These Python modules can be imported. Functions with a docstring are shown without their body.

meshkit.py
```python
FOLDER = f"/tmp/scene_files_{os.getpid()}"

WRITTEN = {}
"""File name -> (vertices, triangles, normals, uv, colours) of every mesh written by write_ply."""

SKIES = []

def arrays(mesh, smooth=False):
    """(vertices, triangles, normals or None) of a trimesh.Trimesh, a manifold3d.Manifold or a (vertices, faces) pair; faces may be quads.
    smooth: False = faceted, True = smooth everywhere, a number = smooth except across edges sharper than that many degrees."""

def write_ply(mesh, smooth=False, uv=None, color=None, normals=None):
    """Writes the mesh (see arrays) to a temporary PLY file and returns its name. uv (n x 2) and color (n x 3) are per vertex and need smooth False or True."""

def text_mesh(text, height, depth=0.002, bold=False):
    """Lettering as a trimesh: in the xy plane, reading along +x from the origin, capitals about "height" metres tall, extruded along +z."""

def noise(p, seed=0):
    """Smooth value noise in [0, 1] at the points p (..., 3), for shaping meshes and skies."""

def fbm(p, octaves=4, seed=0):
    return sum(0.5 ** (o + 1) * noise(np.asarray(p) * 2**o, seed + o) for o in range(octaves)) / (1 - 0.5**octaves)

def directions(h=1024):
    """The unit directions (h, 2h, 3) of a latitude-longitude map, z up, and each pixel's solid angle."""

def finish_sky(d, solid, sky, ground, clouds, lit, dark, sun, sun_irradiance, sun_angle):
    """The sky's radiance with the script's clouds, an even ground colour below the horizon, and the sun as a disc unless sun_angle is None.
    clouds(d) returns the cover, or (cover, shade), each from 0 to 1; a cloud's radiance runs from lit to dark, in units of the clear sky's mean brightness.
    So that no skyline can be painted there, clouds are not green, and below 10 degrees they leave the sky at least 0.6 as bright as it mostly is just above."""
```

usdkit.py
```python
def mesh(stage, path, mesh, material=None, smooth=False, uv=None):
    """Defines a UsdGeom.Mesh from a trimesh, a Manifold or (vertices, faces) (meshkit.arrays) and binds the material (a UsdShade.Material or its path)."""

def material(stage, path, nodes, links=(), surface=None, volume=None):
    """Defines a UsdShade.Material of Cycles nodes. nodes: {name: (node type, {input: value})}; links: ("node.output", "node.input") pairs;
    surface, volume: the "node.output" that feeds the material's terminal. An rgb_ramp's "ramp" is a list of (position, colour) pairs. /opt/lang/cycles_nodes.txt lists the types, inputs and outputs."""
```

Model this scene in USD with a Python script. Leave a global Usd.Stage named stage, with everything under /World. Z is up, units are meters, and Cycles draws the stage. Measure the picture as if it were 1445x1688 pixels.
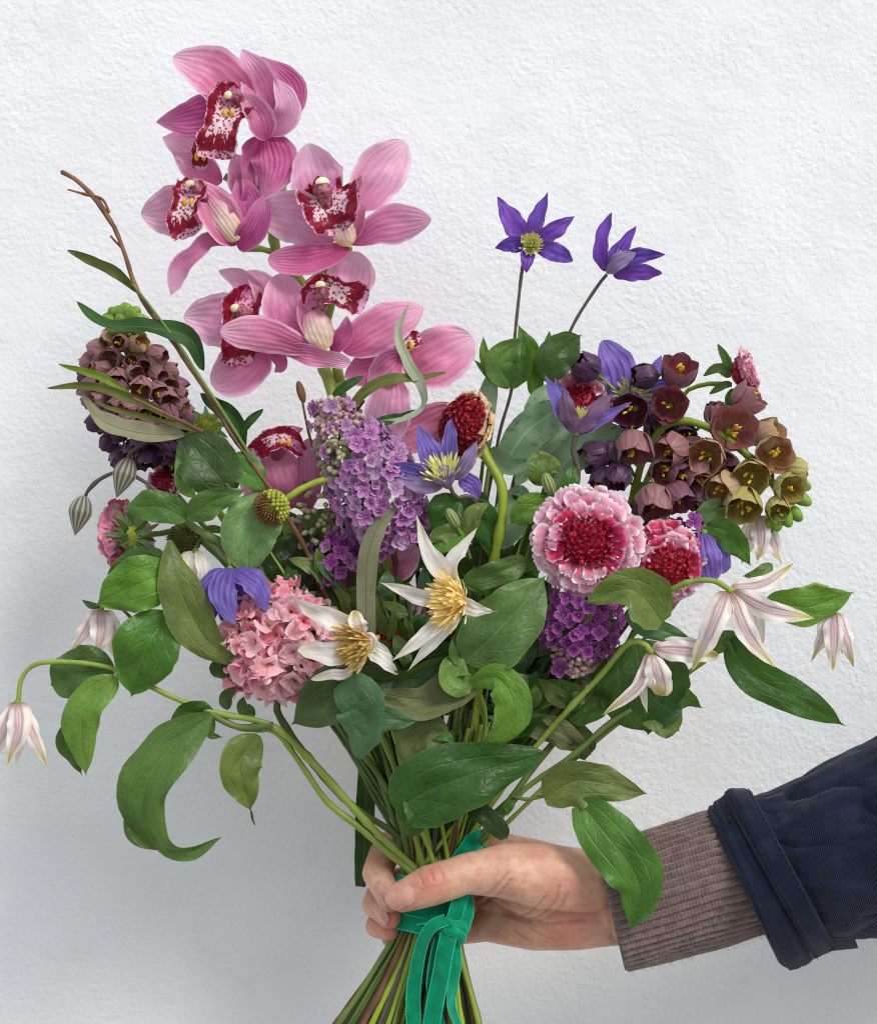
import math, random
import numpy as np, trimesh, manifold3d as m3, meshkit, usdkit
from pxr import Usd, UsdGeom, UsdLux, UsdShade, Gf, Sdf, Vt

stage = Usd.Stage.CreateInMemory()
UsdGeom.SetStageUpAxis(stage, 'Z'); UsdGeom.SetStageMetersPerUnit(stage, 1.0)
UsdGeom.Xform.Define(stage, '/World'); UsdGeom.Scope.Define(stage, '/World/Looks')

# ---------------------------------------------------------------- camera, sky, sun, exposure
S, D0, ZC = 0.00038, 0.95, 1.30          # metres per photo pixel at the bouquet, camera distance, camera height
EXPOSURE = 0.80
cam = UsdGeom.Camera.Define(stage, '/World/camera')
cam.AddTranslateOp().Set((0, -D0, ZC)); cam.AddRotateXOp().Set(90)
cam.CreateHorizontalApertureAttr(36.0); cam.CreateFocalLengthAttr(36.0 * D0 / (1445 * S))
cam.CreateClippingRangeAttr((0.05, 1000.0)); cam.CreateExposureAttr(EXPOSURE)
SUN = np.array([0.50, -0.62, 0.72]); SUN /= np.linalg.norm(SUN)
sun = UsdLux.DistantLight.Define(stage, '/World/sun')
sun.CreateIntensityAttr(0.36); sun.CreateAngleAttr(22.0); sun.CreateNormalizeAttr(True); sun.CreateColorAttr((1.0, 0.98, 0.965))
az, el = math.degrees(math.atan2(SUN[0], -SUN[1])), math.degrees(math.asin(SUN[2]))
sun.AddRotateZOp().Set(az); sun.AddRotateXOp().Set(90 - el)

# ---------------------------------------------------------------- node graph helper
class G:
    def __init__(s): s.nodes, s.links = {}, []
    def n(s, kind, out, **kw):
        name = 'n%d' % len(s.nodes); inp = {}
        for k, v in kw.items():
            if isinstance(v, R): s.links.append((v.s, name + '.' + k))
            else: inp[k] = v
        s.nodes[name] = (kind, inp)
        return R(name + '.' + out)
    def m(s, t, a, b=0.0, c=0.0, clamp=False): return s.n('math', 'value', math_type=t, value1=a, value2=b, value3=c, use_clamp=clamp)
    def mix(s, f, a, b, t='mix'): return s.n('mix_color', 'result', blend_type=t, fac=f, a=a, b=b)
    def ss(s, x, lo, hi, a=0.0, b=1.0): return s.n('map_range', 'result', range_type='smoothstep', value=x, from_min=lo, from_max=hi, to_min=a, to_max=b, clamp=True)
    def noise(s, vec, scale, detail=2.0, rough=0.5, dist=0.0): return s.n('noise_texture', 'fac', vector=vec, scale=scale, detail=detail, roughness=rough, distortion=dist)
    def uv(s):
        t = s.n('uvmap', 'UV', attribute='st'); q = s.n('separate_xyz', 'x', vector=t)
        return t, q, R(q.s[:-1] + 'y')
    def done(s, path, surf=None, vol=None): return usdkit.material(stage, '/World/Looks/' + path, s.nodes, s.links, surface=surf.s if surf else None)
class R:
    def __init__(s, x): s.s = x

def C(r, g, b):
    f = lambda v: v / 255 / 12.92 if v < 10.3 else ((v / 255 + .055) / 1.055) ** 2.4
    return (f(r), f(g), f(b))

g = G()
sky = g.n('sky_texture', 'color', sky_type='single_scattering', sun_disc=False, sun_elevation=math.radians(el), sun_rotation=math.atan2(SUN[0], SUN[1]))
tc = g.n('texture_coordinate', 'generated')
cl = g.ss(g.noise(tc, 2.2, 4.0, .55), .30, .62, .55, .95)
cover = g.mix(cl, sky, (5.4, 5.85, 6.32))
bg = g.n('background_shader', 'background', color=cover, strength=0.084)
skymat = g.done('overcast_sky', bg)
dome = UsdLux.DomeLight.Define(stage, '/World/sky'); dome.CreateIntensityAttr(1.0)
UsdShade.MaterialBindingAPI.Apply(dome.GetPrim()).Bind(skymat)
dome.GetPrim().SetCustomDataByKey('kind', 'structure')

# ---------------------------------------------------------------- space: photo pixels + depth (px, away from the camera) -> metres
def U(d=0.): return S * (1 + d * S / D0)
def P(x, y, d=0.):
    k = U(d); return np.array([(x - 722.5) * k, d * S, (844 - y) * k + ZC])
def PA(p): return np.array([P(*q) for q in p])
def unit(a): a = np.asarray(a, float); return a / np.maximum(np.linalg.norm(a, axis=-1, keepdims=True), 1e-12)
def wdir(d): return unit(np.array([d[0], d[2], -d[1]], float))     # (right, down, away) -> world

class Me:
    def __init__(s, V, F, UV=None):
        s.V, s.F = np.asarray(V, float), np.asarray(F, int); s.UV = np.zeros((len(s.V), 2)) if UV is None else np.asarray(UV, float)
def join(ms):
    ms = [m for m in ms if m is not None]; o = np.cumsum([0] + [len(m.V) for m in ms])
    return Me(np.vstack([m.V for m in ms]), np.vstack([m.F + o[i] for i, m in enumerate(ms)]), np.vstack([m.UV for m in ms]))
class Fr:                                       # a frame: origin, axes (z = the way it faces), metres per local px
    def __init__(s, x, y, d, dr, roll=0., k=1.):
        s.o = P(x, y, d); z = wdir(dr); up = np.array([0, 0, 1.]) if abs(z[2]) < .93 else np.array([0, -1., 0])
        X = unit(np.cross(up, z)); Y = np.cross(z, X); c, q = math.cos(math.radians(roll)), math.sin(math.radians(roll))
        s.R = np.stack([c * X + q * Y, -q * X + c * Y, z], 0); s.k = U(d) * k
    def __call__(s, m): return Me(s.o + (m.V * s.k) @ s.R, m.F, m.UV)
    def pt(s, p): return s.o + (np.asarray(p, float) * s.k) @ s.R

def catmull(p, n):
    p = np.asarray(p, float)
    if len(p) == 2: p = np.array([p[0], (p[0] + p[1]) / 2, p[1]])
    q = np.vstack([2 * p[0] - p[1], p, 2 * p[-1] - p[-2]]); out = []
    for i in range(1, len(q) - 2):
        t = np.linspace(0, 1, 24, endpoint=i == len(q) - 3)[:, None]
        out.append(.5 * (2 * q[i] + (q[i + 1] - q[i - 1]) * t + (2 * q[i - 1] - 5 * q[i] + 4 * q[i + 1] - q[i + 2]) * t ** 2 + (-q[i - 1] + 3 * q[i] - 3 * q[i + 1] + q[i + 2]) * t ** 3))
    o = np.vstack(out); L = np.r_[0, np.cumsum(np.linalg.norm(np.diff(o[:, :3], axis=0), axis=1))]; L /= L[-1]
    return np.stack([np.interp(n, L, o[:, k]) for k in range(o.shape[1])], 1)

def grid(n, m):
    i, j = np.meshgrid(np.arange(n - 1), np.arange(m - 1), indexing='ij'); a = (i * m + j).ravel()
    return np.vstack([np.stack([a, a + 1, a + m + 1], 1), np.stack([a, a + m + 1, a + m], 1)])

def width(prof, u):
    if isinstance(prof, tuple):
        a, b = prof; pk = a / (a + b); return (np.maximum(u, 0) ** a * np.maximum(1 - u, 0) ** b) / (pk ** a * (1 - pk) ** b)
    x, y = zip(*prof); return np.interp(u, x, y)

def ribbon(Sp, side, N, w, u, m, cup=0., fold=0., ruf=None, asym=0., seed=0, lump=0., jit=0.):
    v = np.linspace(-1, 1, m); rs = np.random.RandomState(seed); ww = w[:, None] * (1 + asym * np.sign(v))[None]
    if jit:
        a = rs.rand(6) * 6.28; jl, jr = (.5 * np.sin(9 * u + a[k]) + .35 * np.sin(19 * u + a[k + 1]) + .25 * np.sin(37 * u + a[k + 2]) + .8 * math.sin(a[k] * 3) for k in (0, 3)); ww = ww * (1 + jit * np.where(v[None] < 0, jl[:, None], jr[:, None]) * np.abs(v)[None])
    off = cup * ww * (v ** 2)[None] + fold * ww * np.abs(v)[None]
    if ruf:
        A, f = ruf; ph = rs.rand(2) * 6.28
        env = np.where(v < 0, np.sin(6.28 * f * u[:, None] + ph[0]), np.sin(6.28 * f * 1.13 * u[:, None] + ph[1]))
        off = off + A * w.max() * env * np.abs(v)[None] ** 2.5 * np.sin(np.pi * np.clip(u, .03, 1))[:, None] ** .5
    if lump:
        a, b, c = rs.rand(3) * 6.28
        off = off + lump * w.max() * (np.sin(7 * u[:, None] + 2.3 * v[None] + a) * .5 + np.sin(13 * u[:, None] - 3.1 * v[None] + b) * .3 + np.sin(23 * u[:, None] + 6 * v[None] + c) * .14 + np.sin(17 * u[:, None] - 9 * v[None] + a + b) * .12) * np.sin(np.pi * np.clip(u, 0, 1))[:, None]
    V = Sp[:, None] + side[:, None] * (ww * v[None])[..., None] + N[:, None] * off[..., None]
    UV = np.stack(np.broadcast_arrays(u[:, None], (v * .5 + .5)[None]), -1)
    F = grid(len(u), m); V = V.reshape(-1, 3)
    fn = np.cross(V[F[:, 1]] - V[F[:, 0]], V[F[:, 2]] - V[F[:, 0]]); nn = N[F[:, 0] // m]
    if (fn * nn).sum() < 0: F = F[:, ::-1]
    return Me(V, F, UV.reshape(-1, 2))

CAM = np.array([0, -D0, ZC])
def sheet(pts, W, prof=(.6, 1.), roll=0., cup=0., fold=0., ruf=None, n=18, m=9, asym=0., seed=None, lump=.06, jit=.05):
    """leaf or petal along a spine of (x, y, depth); W = half width in px; roll turns it about the spine (0 = facing the viewer)."""
    pts = [tuple(p) if len(p) == 3 else (*p, 0) for p in pts]; t = np.linspace(0, 1, n); u = .6 * t + .4 * (.5 - .5 * np.cos(np.pi * t))
    Sp = catmull(PA(pts), u); T = unit(np.gradient(Sp, axis=0)); V = unit(CAM - Sp)
    sd = unit(np.cross(T, V))
    for i in range(1, n):
        if (sd[i] * sd[i - 1]).sum() < 0: sd[i] *= -1
    N = np.cross(sd, T); sg = np.sign((N * V).sum(1).sum()); N = N * sg
    r = np.radians(np.interp(u, np.linspace(0, 1, len(roll)), roll) if np.ndim(roll) else np.full(n, float(roll)))[:, None]
    side, N = sd * np.cos(r) + N * np.sin(r), N * np.cos(r) - sd * np.sin(r)
    k = U(np.mean([p[2] for p in pts]))
    return ribbon(Sp, side, N, width(prof, u) * W * k, u, m, cup, fold, ruf, asym, seed if seed is not None else int(abs(pts[0][0] * 7 + pts[-1][1] * 3)) % 9973, lump, jit)

def petal(L, W, az=0., prof=(.6, .5), r0=0., e=(20, 60), z0=0., cup=0., fold=0., ruf=None, n=8, m=5, seed=0, lump=0., twist=0., jit=.06):
    """petal in a flower's own frame, px; e = its elevation from base to tip in degrees (90 = along the axis); front = the inner face."""
    t_ = np.linspace(0, 1, n); u = .45 * t_ + .55 * (.5 - .5 * np.cos(np.pi * t_)); ea = np.radians(np.interp(u, np.linspace(0, 1, len(e)), e)); ds = L * np.diff(u)
    r = r0 + np.r_[0, np.cumsum((np.cos(ea)[1:] + np.cos(ea)[:-1]) / 2 * ds)]; z = z0 + np.r_[0, np.cumsum((np.sin(ea)[1:] + np.sin(ea)[:-1]) / 2 * ds)]
    a = math.radians(az); R_, Tn = np.array([math.cos(a), math.sin(a), 0]), np.array([-math.sin(a), math.cos(a), 0])
    Sp = r[:, None] * R_ + z[:, None] * np.array([0, 0, 1.]); N = -np.sin(ea)[:, None] * R_ + np.cos(ea)[:, None] * np.array([0, 0, 1.]); side = np.repeat(Tn[None], n, 0)
    if twist:
        t = np.radians(twist * u)[:, None]; side, N = side * np.cos(t) + N * np.sin(t), N * np.cos(t) - side * np.sin(t)
    return ribbon(Sp, side, N, width(prof, u) * W, u, m, cup, fold, ruf, 0., seed, lump, jit)

def tubew(pts, r, sides=8, n=None, cap=True):
    """tube through world points; r = radius or radii in metres."""
    n = n or max(6, 5 * len(pts)); u = np.linspace(0, 1, n); Sp = catmull(pts, u); r = np.interp(u, np.linspace(0, 1, len(r)), r) if np.ndim(r) else np.full(n, float(r))
    if n > 12: q = float(abs(pts[0][0] * 977 + pts[0][2] * 613)) % 6.28; ln = np.linalg.norm(np.diff(Sp, axis=0), axis=1).sum() / .02; r = r * (1 + .26 * np.exp(-((((u * ln * .36 + q) % 1) - .5) / .05) ** 2) + .06 * np.sin(5.1 * u * ln + q) + .05 * np.sin(11.7 * u * ln + 2 * q)); Sp = Sp + (r * .22 * np.sin(np.pi * u))[:, None] * np.stack([np.sin(2.3 * u * ln + q), .4 * np.cos(1.7 * u * ln + q), .5 * np.sin(3.1 * u * ln)], 1)
    T = unit(np.gradient(Sp, axis=0)); a = np.zeros_like(T); ref = np.array([0, 1., 0]) if abs(T[0][1]) < .9 else np.array([1., 0, 0]); a[0] = unit(np.cross(T[0], ref))
    for i in range(1, n): a[i] = unit(a[i - 1] - T[i] * (a[i - 1] * T[i]).sum())
    b = np.cross(T, a); th = np.arange(sides) * 2 * np.pi / sides
    V = Sp[:, None] + r[:, None, None] * (np.cos(th)[None, :, None] * a[:, None] + np.sin(th)[None, :, None] * b[:, None])
    i, j = np.meshgrid(np.arange(n - 1), np.arange(sides), indexing='ij'); q = np.stack([i * sides + j, i * sides + (j + 1) % sides, (i + 1) * sides + (j + 1) % sides, (i + 1) * sides + j], -1).reshape(-1, 4)
    F = np.vstack([q[:, [0, 1, 2]], q[:, [0, 2, 3]]]); V = V.reshape(-1, 3); UV = np.stack(np.broadcast_arrays(u[:, None], (th / 6.2832)[None]), -1).reshape(-1, 2)
    if cap:
        k = len(V); V = np.vstack([V, Sp[:1], Sp[-1:]]); UV = np.vstack([UV, [[0, 0], [1, 0]]]); J = np.arange(sides); J2 = (J + 1) % sides
        F = np.vstack([F, np.stack([np.full(sides, k), J2, J], 1), np.stack([np.full(sides, k + 1), (n - 1) * sides + J, (n - 1) * sides + J2], 1)])
    return Me(V, F, UV)
def tube(pts, r, sides=8, n=None):
    """tube through (x, y, depth) points; r in px."""
    k = U(np.mean([p[2] for p in pts])); return tubew(PA(pts), np.asarray(r, float) * k, sides, n)
_ico = {}
def blob(rx, ry=None, rz=None, c=(0, 0, 0), sub=2):
    if sub not in _ico:
        b = trimesh.creation.icosphere(sub); _ico[sub] = (np.array(b.vertices), np.array(b.faces))
    v, f = _ico[sub]; return Me(v * np.array([rx, ry or rx, rz or ry or rx]) + np.asarray(c, float), f, np.stack([v[:, 2] * .5 + .5, np.arctan2(v[:, 1], v[:, 0]) / 6.2832 + .5], 1))

# ---------------------------------------------------------------- things and parts
_used = {}
def numbered(parent, name):
    k = _used[parent, name] = _used.get((parent, name), -1) + 1
    return f'{parent}/{name}' + (f'_{k:03d}' if k else '')
def custom(prim, **kw):
    for k, v in kw.items():
        if v: prim.SetCustomDataByKey(k, v)
_T = Sdf.ValueTypeNames
def write(path, me, mat, smooth=True):
    V, F = me.V, me.F; a = np.cross(V[F[:, 1]] - V[F[:, 0]], V[F[:, 2]] - V[F[:, 0]]); ok = np.linalg.norm(a, axis=1) > 1e-14; F, a = F[ok], a[ok]
    m = UsdGeom.Mesh.Define(stage, path); m.CreatePointsAttr(Vt.Vec3fArray.FromNumpy(V.astype(np.float32)))
    m.CreateFaceVertexCountsAttr(Vt.IntArray.FromNumpy(np.full(len(F), 3, np.int32))); m.CreateFaceVertexIndicesAttr(Vt.IntArray.FromNumpy(F.astype(np.int32).ravel())); m.CreateSubdivisionSchemeAttr('none')
    if smooth:
        N = np.zeros_like(V)
        for k in range(3): np.add.at(N, F[:, k], a)
        N = unit(N); m.CreateNormalsAttr(Vt.Vec3fArray.FromNumpy(N.astype(np.float32))); m.SetNormalsInterpolation('vertex')
    UsdGeom.PrimvarsAPI(m).CreatePrimvar('st', _T.TexCoord2fArray, 'vertex').Set(Vt.Vec2fArray.FromNumpy(me.UV.astype(np.float32)))
    m.CreateDoubleSidedAttr(True)
    UsdShade.MaterialBindingAPI.Apply(m.GetPrim()).Bind(M[mat] if isinstance(mat, str) else mat)
    return m.GetPrim()
class Thing:
    def __init__(s, name, label, cat, base, group=None):
        s.path = numbered('/World', name); s.base = np.asarray(base, float); x = UsdGeom.Xform.Define(stage, s.path); x.AddTranslateOp().Set(Gf.Vec3d(*map(float, s.base)))
        custom(x.GetPrim(), label=label, category=cat, group=group)
    def add(s, name, me, mat, parent=None, label=None, kind=None, smooth=True):
        p = numbered(parent or s.path, name); custom(write(p, Me(me.V - s.base, me.F, me.UV), mat, smooth), label=label, kind=kind); return p
def solo(name, me, mat, label=None, cat=None, kind=None, group=None, smooth=True):
    custom(write(numbered('/World', name), me, mat, smooth), label=label, category=cat, kind=kind, group=group)

# ---------------------------------------------------------------- materials
M = {}
def surface(g, col, rough=.5, nrm=None, trans=0., tcol=None, sheen=0., spec=.4, sss=0., **kw):
    inp = dict(base_color=col, roughness=rough, specular_ior_level=spec, **kw)
    if nrm: inp['normal'] = nrm
    if sheen: inp.update(sheen_weight=sheen, sheen_roughness=.4)
    if sss: inp.update(subsurface_weight=sss, subsurface_radius=(1., .35, .2), subsurface_scale=.004)
    p = g.n('principled_bsdf', 'BSDF', **inp)
    if trans: p = g.n('mix_closure', 'closure', fac=trans, closure1=p, closure2=g.n('translucent_bsdf', 'BSDF', color=tcol or col))
    return p

def leafmat(name, c1, c2, under, vein, rough=.4, side=.5, ret=1.):
    g = G(); t, u, v = g.uv(); a = g.m('absolute', g.m('multiply_add', v, 2., -1.)); pos = g.n('geometry', 'position'); rnd = g.n('object_info', 'random')
    back = g.n('geometry', 'backfacing')
    wob = g.m('multiply', g.m('subtract', g.noise(pos, 60.), .5), .12)
    mid = g.ss(a, .02, .07, 1., 0.)
    x = g.m('fraction', g.m('add', g.m('subtract', g.m('multiply', u, 5.), g.m('multiply', g.m('power', a, .8), 1.9)), wob))
    sv = g.m('multiply', g.ss(g.m('absolute', g.m('subtract', x, .5)), .02, .09, 1., 0.), g.ss(a, .98, .6))
    b2 = g.m('absolute', g.m('subtract', g.m('add', a, wob), g.m('multiply_add', u, -.15, .56)))
    lng = g.m('multiply', g.ss(b2, .01, .05, 1., 0.), .8)
    vn = g.m('maximum', mid, g.m('maximum', g.m('multiply', sv, side), lng))
    cells = g.n('voronoi_texture', 'distance', feature='distance_to_edge', vector=pos, scale=230.)
    cell = g.ss(cells, .0, .16)
    blotch = g.ss(g.noise(pos, 38., 3.), .35, .65)
    col = g.mix(blotch, c1, c2)
    col = g.mix(g.m('multiply', g.ss(g.noise(pos, 420., 2.), .4, .8), .25), col, tuple(x * .6 for x in c1))
    col = g.mix(g.m('multiply', vn, .2), col, vein)
    col = g.mix(g.ss(a, .94, 1., 0., .3), col, vein)
    col = g.mix(g.m('multiply', cell, .3), g.mix(.25, col, vein), col)
    col = g.n('hsv', 'color', hue=g.m('multiply_add', rnd, .04, .48), saturation=g.m('multiply_add', rnd, .25, .85), value=g.m('multiply_add', g.noise(pos, 14., 2.), .7, .66), fac=1., color=col)
    col = g.mix(g.m('multiply', g.ss(g.m('add', a, g.m('multiply', g.m('subtract', g.noise(pos, 55., 3.), .5), .9)), 1.12, 1.25), .7), col, C(120, 98, 48))
    col = g.mix(g.m('multiply', g.ss(g.noise(pos, 95., 4., .65), .7, .78), .55), col, C(92, 78, 36))
    und = g.mix(g.m('multiply', vn, .5), under, vein)
    col = g.mix(back, col, und)
    h = g.m('add', g.m('multiply', vn, -1.3), g.m('multiply', g.ss(cells, 0., .4), .5 * ret))
    h = g.m('add', h, g.m('multiply', g.noise(pos, 90., 2.), .7))
    h = g.m('add', h, g.m('multiply', g.noise(pos, 900.), .1))
    nr = g.n('bump', 'normal', height=h, strength=.6, distance=.0006)
    M[name] = g.done(name, surface(g, col, g.m('multiply_add', back, .2, rough), nr, .2, g.mix(.5, col, (.3, .45, .03)), spec=.3))
leafmat('leaf_dark', C(24, 54, 18), C(46, 80, 30), C(80, 98, 56), C(92, 124, 64))
leafmat('leaf_mid', C(40, 78, 24), C(72, 110, 40), C(98, 118, 64), C(118, 148, 78))
leafmat('leaf_bright', C(66, 102, 30), C(98, 132, 50), C(114, 134, 70), C(144, 172, 88))
leafmat('leaf_olive', C(68, 90, 28), C(96, 116, 42), C(108, 120, 68), C(130, 148, 78))
leafmat('leaf_blue', C(40, 80, 46), C(68, 106, 66), C(100, 120, 92), C(118, 150, 108))
leafmat('leaf_pale', C(84, 112, 66), C(114, 138, 86), C(116, 134, 96), C(154, 178, 124))
leafmat('leaf_under', C(88, 96, 54), C(108, 114, 68), C(90, 98, 60), C(126, 132, 86), .6)
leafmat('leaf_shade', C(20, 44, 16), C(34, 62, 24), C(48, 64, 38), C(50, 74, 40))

def blademat(name, c1, c2, line, under=None, spots=0.):
    g = G(); t, u, v = g.uv(); pos = g.n('geometry', 'position'); a = g.m('absolute', g.m('multiply_add', v, 2., -1.))
    st = g.m('sine', g.m('multiply', v, 75.)); col = g.mix(g.ss(g.noise(pos, 45., 3.), .35, .65), c1, c2)
    col = g.mix(g.ss(st, .2, 1., 0., .22), col, line); col = g.mix(g.ss(a, .03, .09, .6, 0.), col, line)
    if spots: col = g.mix(g.m('multiply', g.ss(g.noise(pos, 260., 3.), .58, .7), spots), col, C(60, 44, 40))
    if under: col = g.mix(g.n('geometry', 'backfacing'), col, under)
    nr = g.n('bump', 'normal', height=g.m('add', g.m('multiply', st, .3), g.noise(pos, 500.)), strength=.4, distance=.0004)
    M[name] = g.done(name, surface(g, col, .5, nr, .18, spec=.3))
blademat('blade_glaucous', C(112, 142, 106), C(142, 168, 132), C(158, 184, 150), spots=.5)
blademat('blade_taupe', C(122, 122, 92), C(144, 142, 112), C(84, 82, 58))
blademat('blade_silver', C(176, 184, 156), C(150, 164, 126), C(200, 206, 184), C(96, 116, 60))
blademat('blade_olive', C(86, 92, 40), C(108, 112, 52), C(126, 132, 74), C(132, 136, 96), .3)
blademat('blade_green', C(34, 64, 24), C(52, 88, 34), C(80, 112, 56), C(100, 122, 76))
blademat('blade_lime', C(112, 140, 36), C(140, 162, 56), C(160, 176, 84), C(130, 146, 80))

def petalmat(name, base, mid, tip, edge, vein, nv=9., vs=.5, edgeamt=.5, under=None, trans=.28, rough=.5, mar=(.75, 1.), sheen=.1, mott=.15):
    g = G(); t, u, v = g.uv(); a = g.m('absolute', g.m('multiply_add', v, 2., -1.)); pos = g.n('geometry', 'position'); rnd = g.n('object_info', 'random')
    col = g.mix(g.ss(u, .0, .5), base, mid); col = g.mix(g.ss(u, .5, 1.), col, tip)
    wob = g.m('multiply', g.m('subtract', g.noise(pos, 110., 3.), .5), .09)
    s = g.m('sine', g.m('multiply', g.m('add', v, wob), nv * 6.2832))
    ve = g.m('multiply', g.m('multiply', g.ss(s, .3, 1.), g.ss(g.noise(pos, 75., 2.), .3, .65, .25, 1.)), g.m('multiply', g.ss(u, 1., .5), vs))
    ve = g.m('maximum', ve, g.m('multiply', g.m('multiply', g.ss(a, .09, .02), g.ss(u, .95, .3)), vs * .8))
    col = g.mix(ve, col, vein)
    col = g.mix(g.m('multiply', g.ss(g.m('add', a, g.m('multiply', wob, 2.)), mar[0], mar[1]), edgeamt), col, edge)
    col = g.mix(g.m('multiply', g.ss(u, .86, 1.), edgeamt * .7), col, edge)
    col = g.mix(g.m('multiply', g.ss(g.noise(pos, 700., 2.), .5, .75), mott), col, vein)
    col = g.n('hsv', 'color', hue=g.m('multiply_add', rnd, .02, .49), saturation=1., value=g.m('multiply_add', rnd, .24, .88), fac=1., color=col)
    if under:
        ub = g.mix(g.m('multiply', ve, .8), under, vein); col = g.mix(g.n('geometry', 'backfacing'), col, ub)
    nr = g.n('bump', 'normal', height=g.m('add', g.m('add', g.m('multiply', s, .4), g.m('multiply', g.noise(pos, 120., 3., .55), 2.)), g.m('multiply', g.noise(pos, 800., 2.), .8)), strength=.5, distance=.0006)
    M[name] = g.done(name, surface(g, col, rough, nr, trans, sheen=sheen, spec=.3))
petalmat('orchid_pink', C(184, 80, 128), C(206, 122, 160), C(222, 166, 192), C(232, 186, 210), C(160, 48, 104), 7., .3, .8, C(212, 130, 172), .24, .42)
petalmat('orchid_pale', C(206, 120, 160), C(220, 156, 186), C(230, 184, 204), C(236, 204, 218), C(176, 84, 128), 7., .3, .8, C(222, 170, 196), .24, .42)
petalmat('orchid_deep', C(164, 54, 108), C(192, 92, 144), C(206, 126, 166), C(222, 156, 188), C(136, 30, 84), 9., .6, .45, C(200, 104, 154), .24, .42)
petalmat('orchid_dusty', C(150, 72, 104), C(182, 104, 136), C(196, 130, 156), C(210, 156, 176), C(130, 50, 84), 7., .3, .4, None, .2, .5)
petalmat('orchid_cream', C(226, 198, 158), C(232, 206, 190), C(206, 130, 164), C(200, 110, 152), C(196, 120, 150), 6., .2, .35, None, .2, .45)
petalmat('clematis_purple', C(104, 58, 150), C(112, 70, 170), C(98, 58, 150), C(110, 92, 130), C(74, 40, 116), 3., .5, .55, C(124, 100, 146), .25, .5, (.84, 1.))
petalmat('clematis_violet', C(112, 86, 166), C(126, 102, 184), C(118, 96, 170), C(160, 146, 186), C(76, 50, 126), 5., .85, .45, C(142, 120, 170), .25, .55, (.8, 1.))
petalmat('clematis_mauve', C(132, 106, 136), C(142, 120, 160), C(140, 124, 172), C(160, 148, 182), C(100, 74, 110), 3., .5, .5, C(126, 90, 118), .25, .6, (.7, 1.))
petalmat('clematis_white', C(228, 218, 198), C(240, 234, 226), C(230, 224, 196), C(240, 236, 232), C(190, 172, 176), 3., .4, .3, C(228, 222, 218), .3, .5, mott=.05)
def stripedmat():
    g = G(); t, u, v = g.uv(); a = g.m('absolute', g.m('multiply_add', v, 2., -1.)); pos = g.n('geometry', 'position'); w = g.m('multiply', g.m('subtract', g.noise(pos, 120., 3.), .5), .25); aw = g.m('add', a, w)
    col = g.mix(g.ss(u, .55, 1.), C(238, 228, 220), C(226, 214, 168)); band = g.m('multiply', g.ss(aw, .62, .4), g.ss(u, 1., .6))
    col = g.mix(g.m('multiply', band, .5), col, C(206, 166, 172)); ln = g.ss(g.m('absolute', g.m('subtract', aw, .3)), .16, .04)
    col = g.mix(g.m('multiply', g.m('multiply', g.m('maximum', ln, g.ss(a, .1, .03)), g.ss(u, .95, .5)), .42), col, C(156, 104, 112)); col = g.mix(g.m('multiply', g.ss(u, .6, .95), g.ss(aw, .75, .2)), col, C(180, 166, 84)); col = g.mix(g.ss(u, .16, .0), col, C(170, 130, 120))
    nr = g.n('bump', 'normal', height=g.m('add', g.m('multiply', ln, -1.2), g.m('multiply', g.noise(pos, 150., 3., .6), 2.4)), strength=.5, distance=.0006)
    M['clematis_striped'] = g.done('clematis_striped', surface(g, col, .5, nr, .25, sheen=.1, spec=.3))
stripedmat()
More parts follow.
